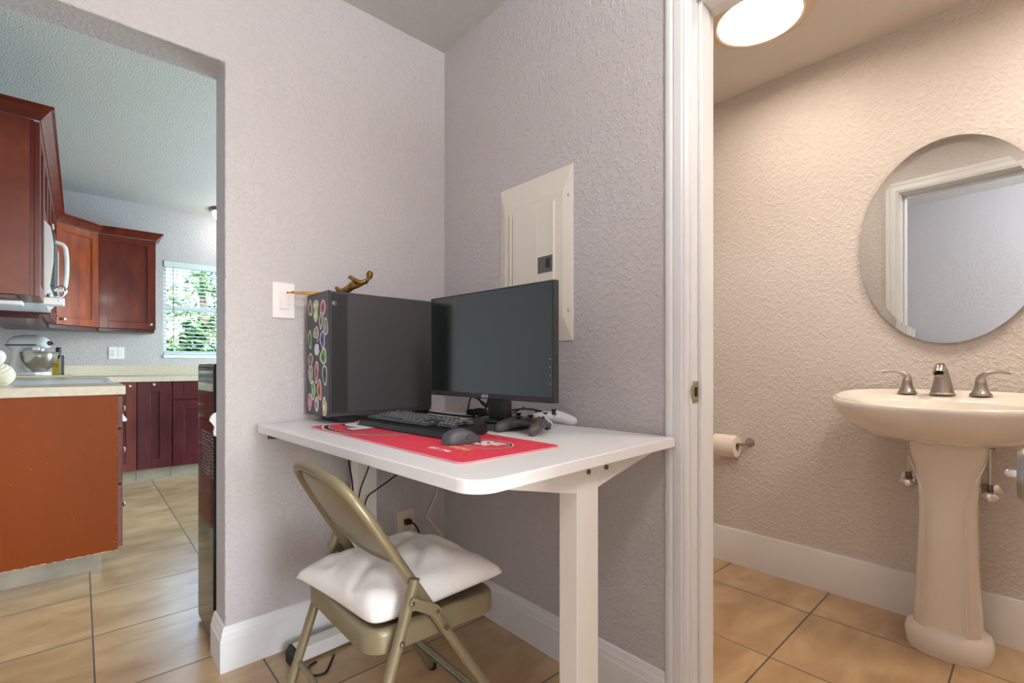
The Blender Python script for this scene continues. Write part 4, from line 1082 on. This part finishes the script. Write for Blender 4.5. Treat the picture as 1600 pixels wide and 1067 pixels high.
# back panel
g = MB(); nu, nv = 16, 10; grid = []
def halfw(z):
    for (w0, z0), (w1, z1) in zip(half, half[1:]):
        if z0 <= z <= z1: return w0+(w1-w0)*(z-z0)/(z1-z0)
    return 0
for j in range(nv+1):
    row = []
    for i in range(nu+1):
        u_ = -1+2*i/nu
        zb = .565+.022*u_*u_; zt = .771-.030*abs(u_)**5
        z = zb+(zt-zb)*j/nv; w = max(halfw(min(z, .778)), .12 if j == nv else 0)-.004
        y = u_*w; dep = .020*(1-u_*u_)*(math.sin(PI*(.15+.7*j/nv)))
        row.append((fxz(z)-dep+.002, y, z))
    grid.append(row)
vs = [p for r in grid for p in r]; fs = []
for j in range(nv):
    for i in range(nu): a = j*(nu+1)+i; fs.append((a, a+1, a+nu+2, a+nu+1))
g.add(vs, fs)
bpn = g.build('backrest', M_chair, ch, ang=80)
so = bpn.modifiers.new('solid', 'SOLIDIFY'); so.thickness = .003; so.offset = 0
MB().tube([(p[0], p[1], p[2]) for p in grid[0]], .005, 8).build('backrest_lower_roll', M_chair, bpn)
# rear legs
for sg in (-1, 1):
    y = sg*.212
    MB().tube([(.543-CX, y, .553), (.540-CX, y, .540), (.476-CX, y, .345), (.364-CX, y, .012)], [.011, .0125, .0125, .0118], 12).build('rear_leg', M_chair, ch, ang=80)
    MB().lathe([(.0125, 0), (.014, .002), (.014, .012), (.012, .014)], (.366-CX, y, 0), 14).build('foot_glide', M_black, ch)
    MB().lathe([(.0125, 0), (.014, .002), (.014, .012), (.012, .014)], (fxz(0)-.0, sg*.243, 0), 14).build('foot_glide', M_black, ch)
    yy = sg*.226
    MB().prism([(.520-CX, .507), (.528-CX, .522), (.590-CX, .487), (.602-CX, .474), (.596-CX, .460), (.585-CX, .462), (.526-CX, .497)], 'y', min(yy, yy+sg*.004), max(yy, yy+sg*.004)).build('folding_link', M_chair, ch, bevel=.001)
    rv = MB()
    for x, z in ((.528-CX, .509), (.591-CX, .471), (.617-CX, .425), (.505-CX, .430)):
        ys = sg*.2295 if x < .6-CX and z > .45 else sg*(.228 if z > .41 else .224)
        c0 = (x, ys-sg*.003, z)
        rv.lathe([(.0055, 0), (.005, sg*.004), (0, sg*.0055)], c0, 12, 'y', cap=False)
    rv.build('rivet', M_steel, ch, ang=60)
MB().tube([(.437-CX, -.212, .222), (.437-CX, .212, .222)], .0075, 10).build('rear_crossbar', M_chair, ch)
MB().tube([(fxz(.13)+.004, -.232, .128), (fxz(.13)+.004, .232, .128)], .0075, 10).build('front_crossbar', M_steel, ch)
MB().tube([(fxz(.17), -.230, .172), (fxz(.17), .230, .172)], .0075, 10).build('front_crossbar', M_chair, ch)
# seat pan
se = MB()
def seatring(ins, z0): 
    pts = rrect(.447-CX+ins, .803-CX-ins, -.192+ins, .192-ins, (max(.05-ins, .01),)*4, 6)
    return [(x, y, z0-.012*(x+.17)/.36) for x, y in pts]
se.loft([seatring(.006, .403), seatring(0, .403), seatring(0, .440), seatring(.004, .449), seatring(.012, .452), seatring(.03, .446), seatring(.06, .444)])
se.build('seat', M_chair, ch, ang=50)

# cushion
cu = MB(); n = 40; vs = []; fs = []
cor = [Vector((.412, 1.300)), Vector((.448, .935)), Vector((.838, .955)), Vector((.800, 1.335))]   # far-rear, near-rear, near-front, far-front
cc = sum(cor, Vector((0, 0)))/4
def cushion_pt(i, j, side):
    u_ = -1+2*i/n; v_ = -1+2*j/n
    a = (u_+1)/2; b = (v_+1)/2
    # pull edge midpoints inward, keep pointed corners
    pu = u_*(1-.10*(1-v_*v_)**1*abs(u_)**2); pv = v_*(1-.10*(1-u_*u_)*abs(v_)**2)
    A = (pu+1)/2; B = (pv+1)/2
    p = cor[0].lerp(cor[3], A).lerp(cor[1].lerp(cor[2], A), B)
    k_r = ((1-A)*B)**8; c_ = (cor[0]+cor[2])/2; p = p.lerp(c_, .13*k_r)
    e = max(0, (1-u_**2))**.5*max(0, (1-v_**2))**.5
    e = e**.72
    wr = noise.noise(Vector((u_*2.1, v_*2.3, side*3+1)))*.014*e + noise.noise(Vector((u_*5+v_*2, v_*4-u_, 5+side)))*.006*e
    crease = -.010*math.exp(-((u_*.5+v_+.15)/.10)**2)*e
    crease += -.008*math.exp(-((u_+.9*v_-.35)/.08)**2)*e
    h = (.078 if side > 0 else .028)*e
    z = .463 + (.004*(u_*u_*v_*v_)) + (h+wr+crease if side > 0 else -h)
    return (p.x, p.y, max(z, .4490 if side < 0 else z))
for side in (1, -1):
    for j in range(n+1):
        for i in range(n+1): vs.append(cushion_pt(i, j, side))
m1 = (n+1)**2
for s0, fl in ((0, 0), (m1, 1)):
    for j in range(n):
        for i in range(n):
            a = s0+j*(n+1)+i; q = (a, a+1, a+n+2, a+n+1); fs.append(q[::-1] if fl else q)
cu.add([Vector(p)-Vector((cc.x, cc.y, .445)) for p in vs], fs)
cuo = cu.build('seat_cushion', M_pillow, loc=(cc.x, cc.y, .445+.003), ang=180)
import bmesh
bm = bmesh.new(); bm.from_mesh(cuo.data); bmesh.ops.remove_doubles(bm, verts=bm.verts, dist=.0006); bmesh.ops.recalc_face_normals(bm, faces=bm.faces); bm.to_mesh(cuo.data); bm.free()
tag(cuo, 'plump off-white cushion lying on the folding chair seat', 'cushion')
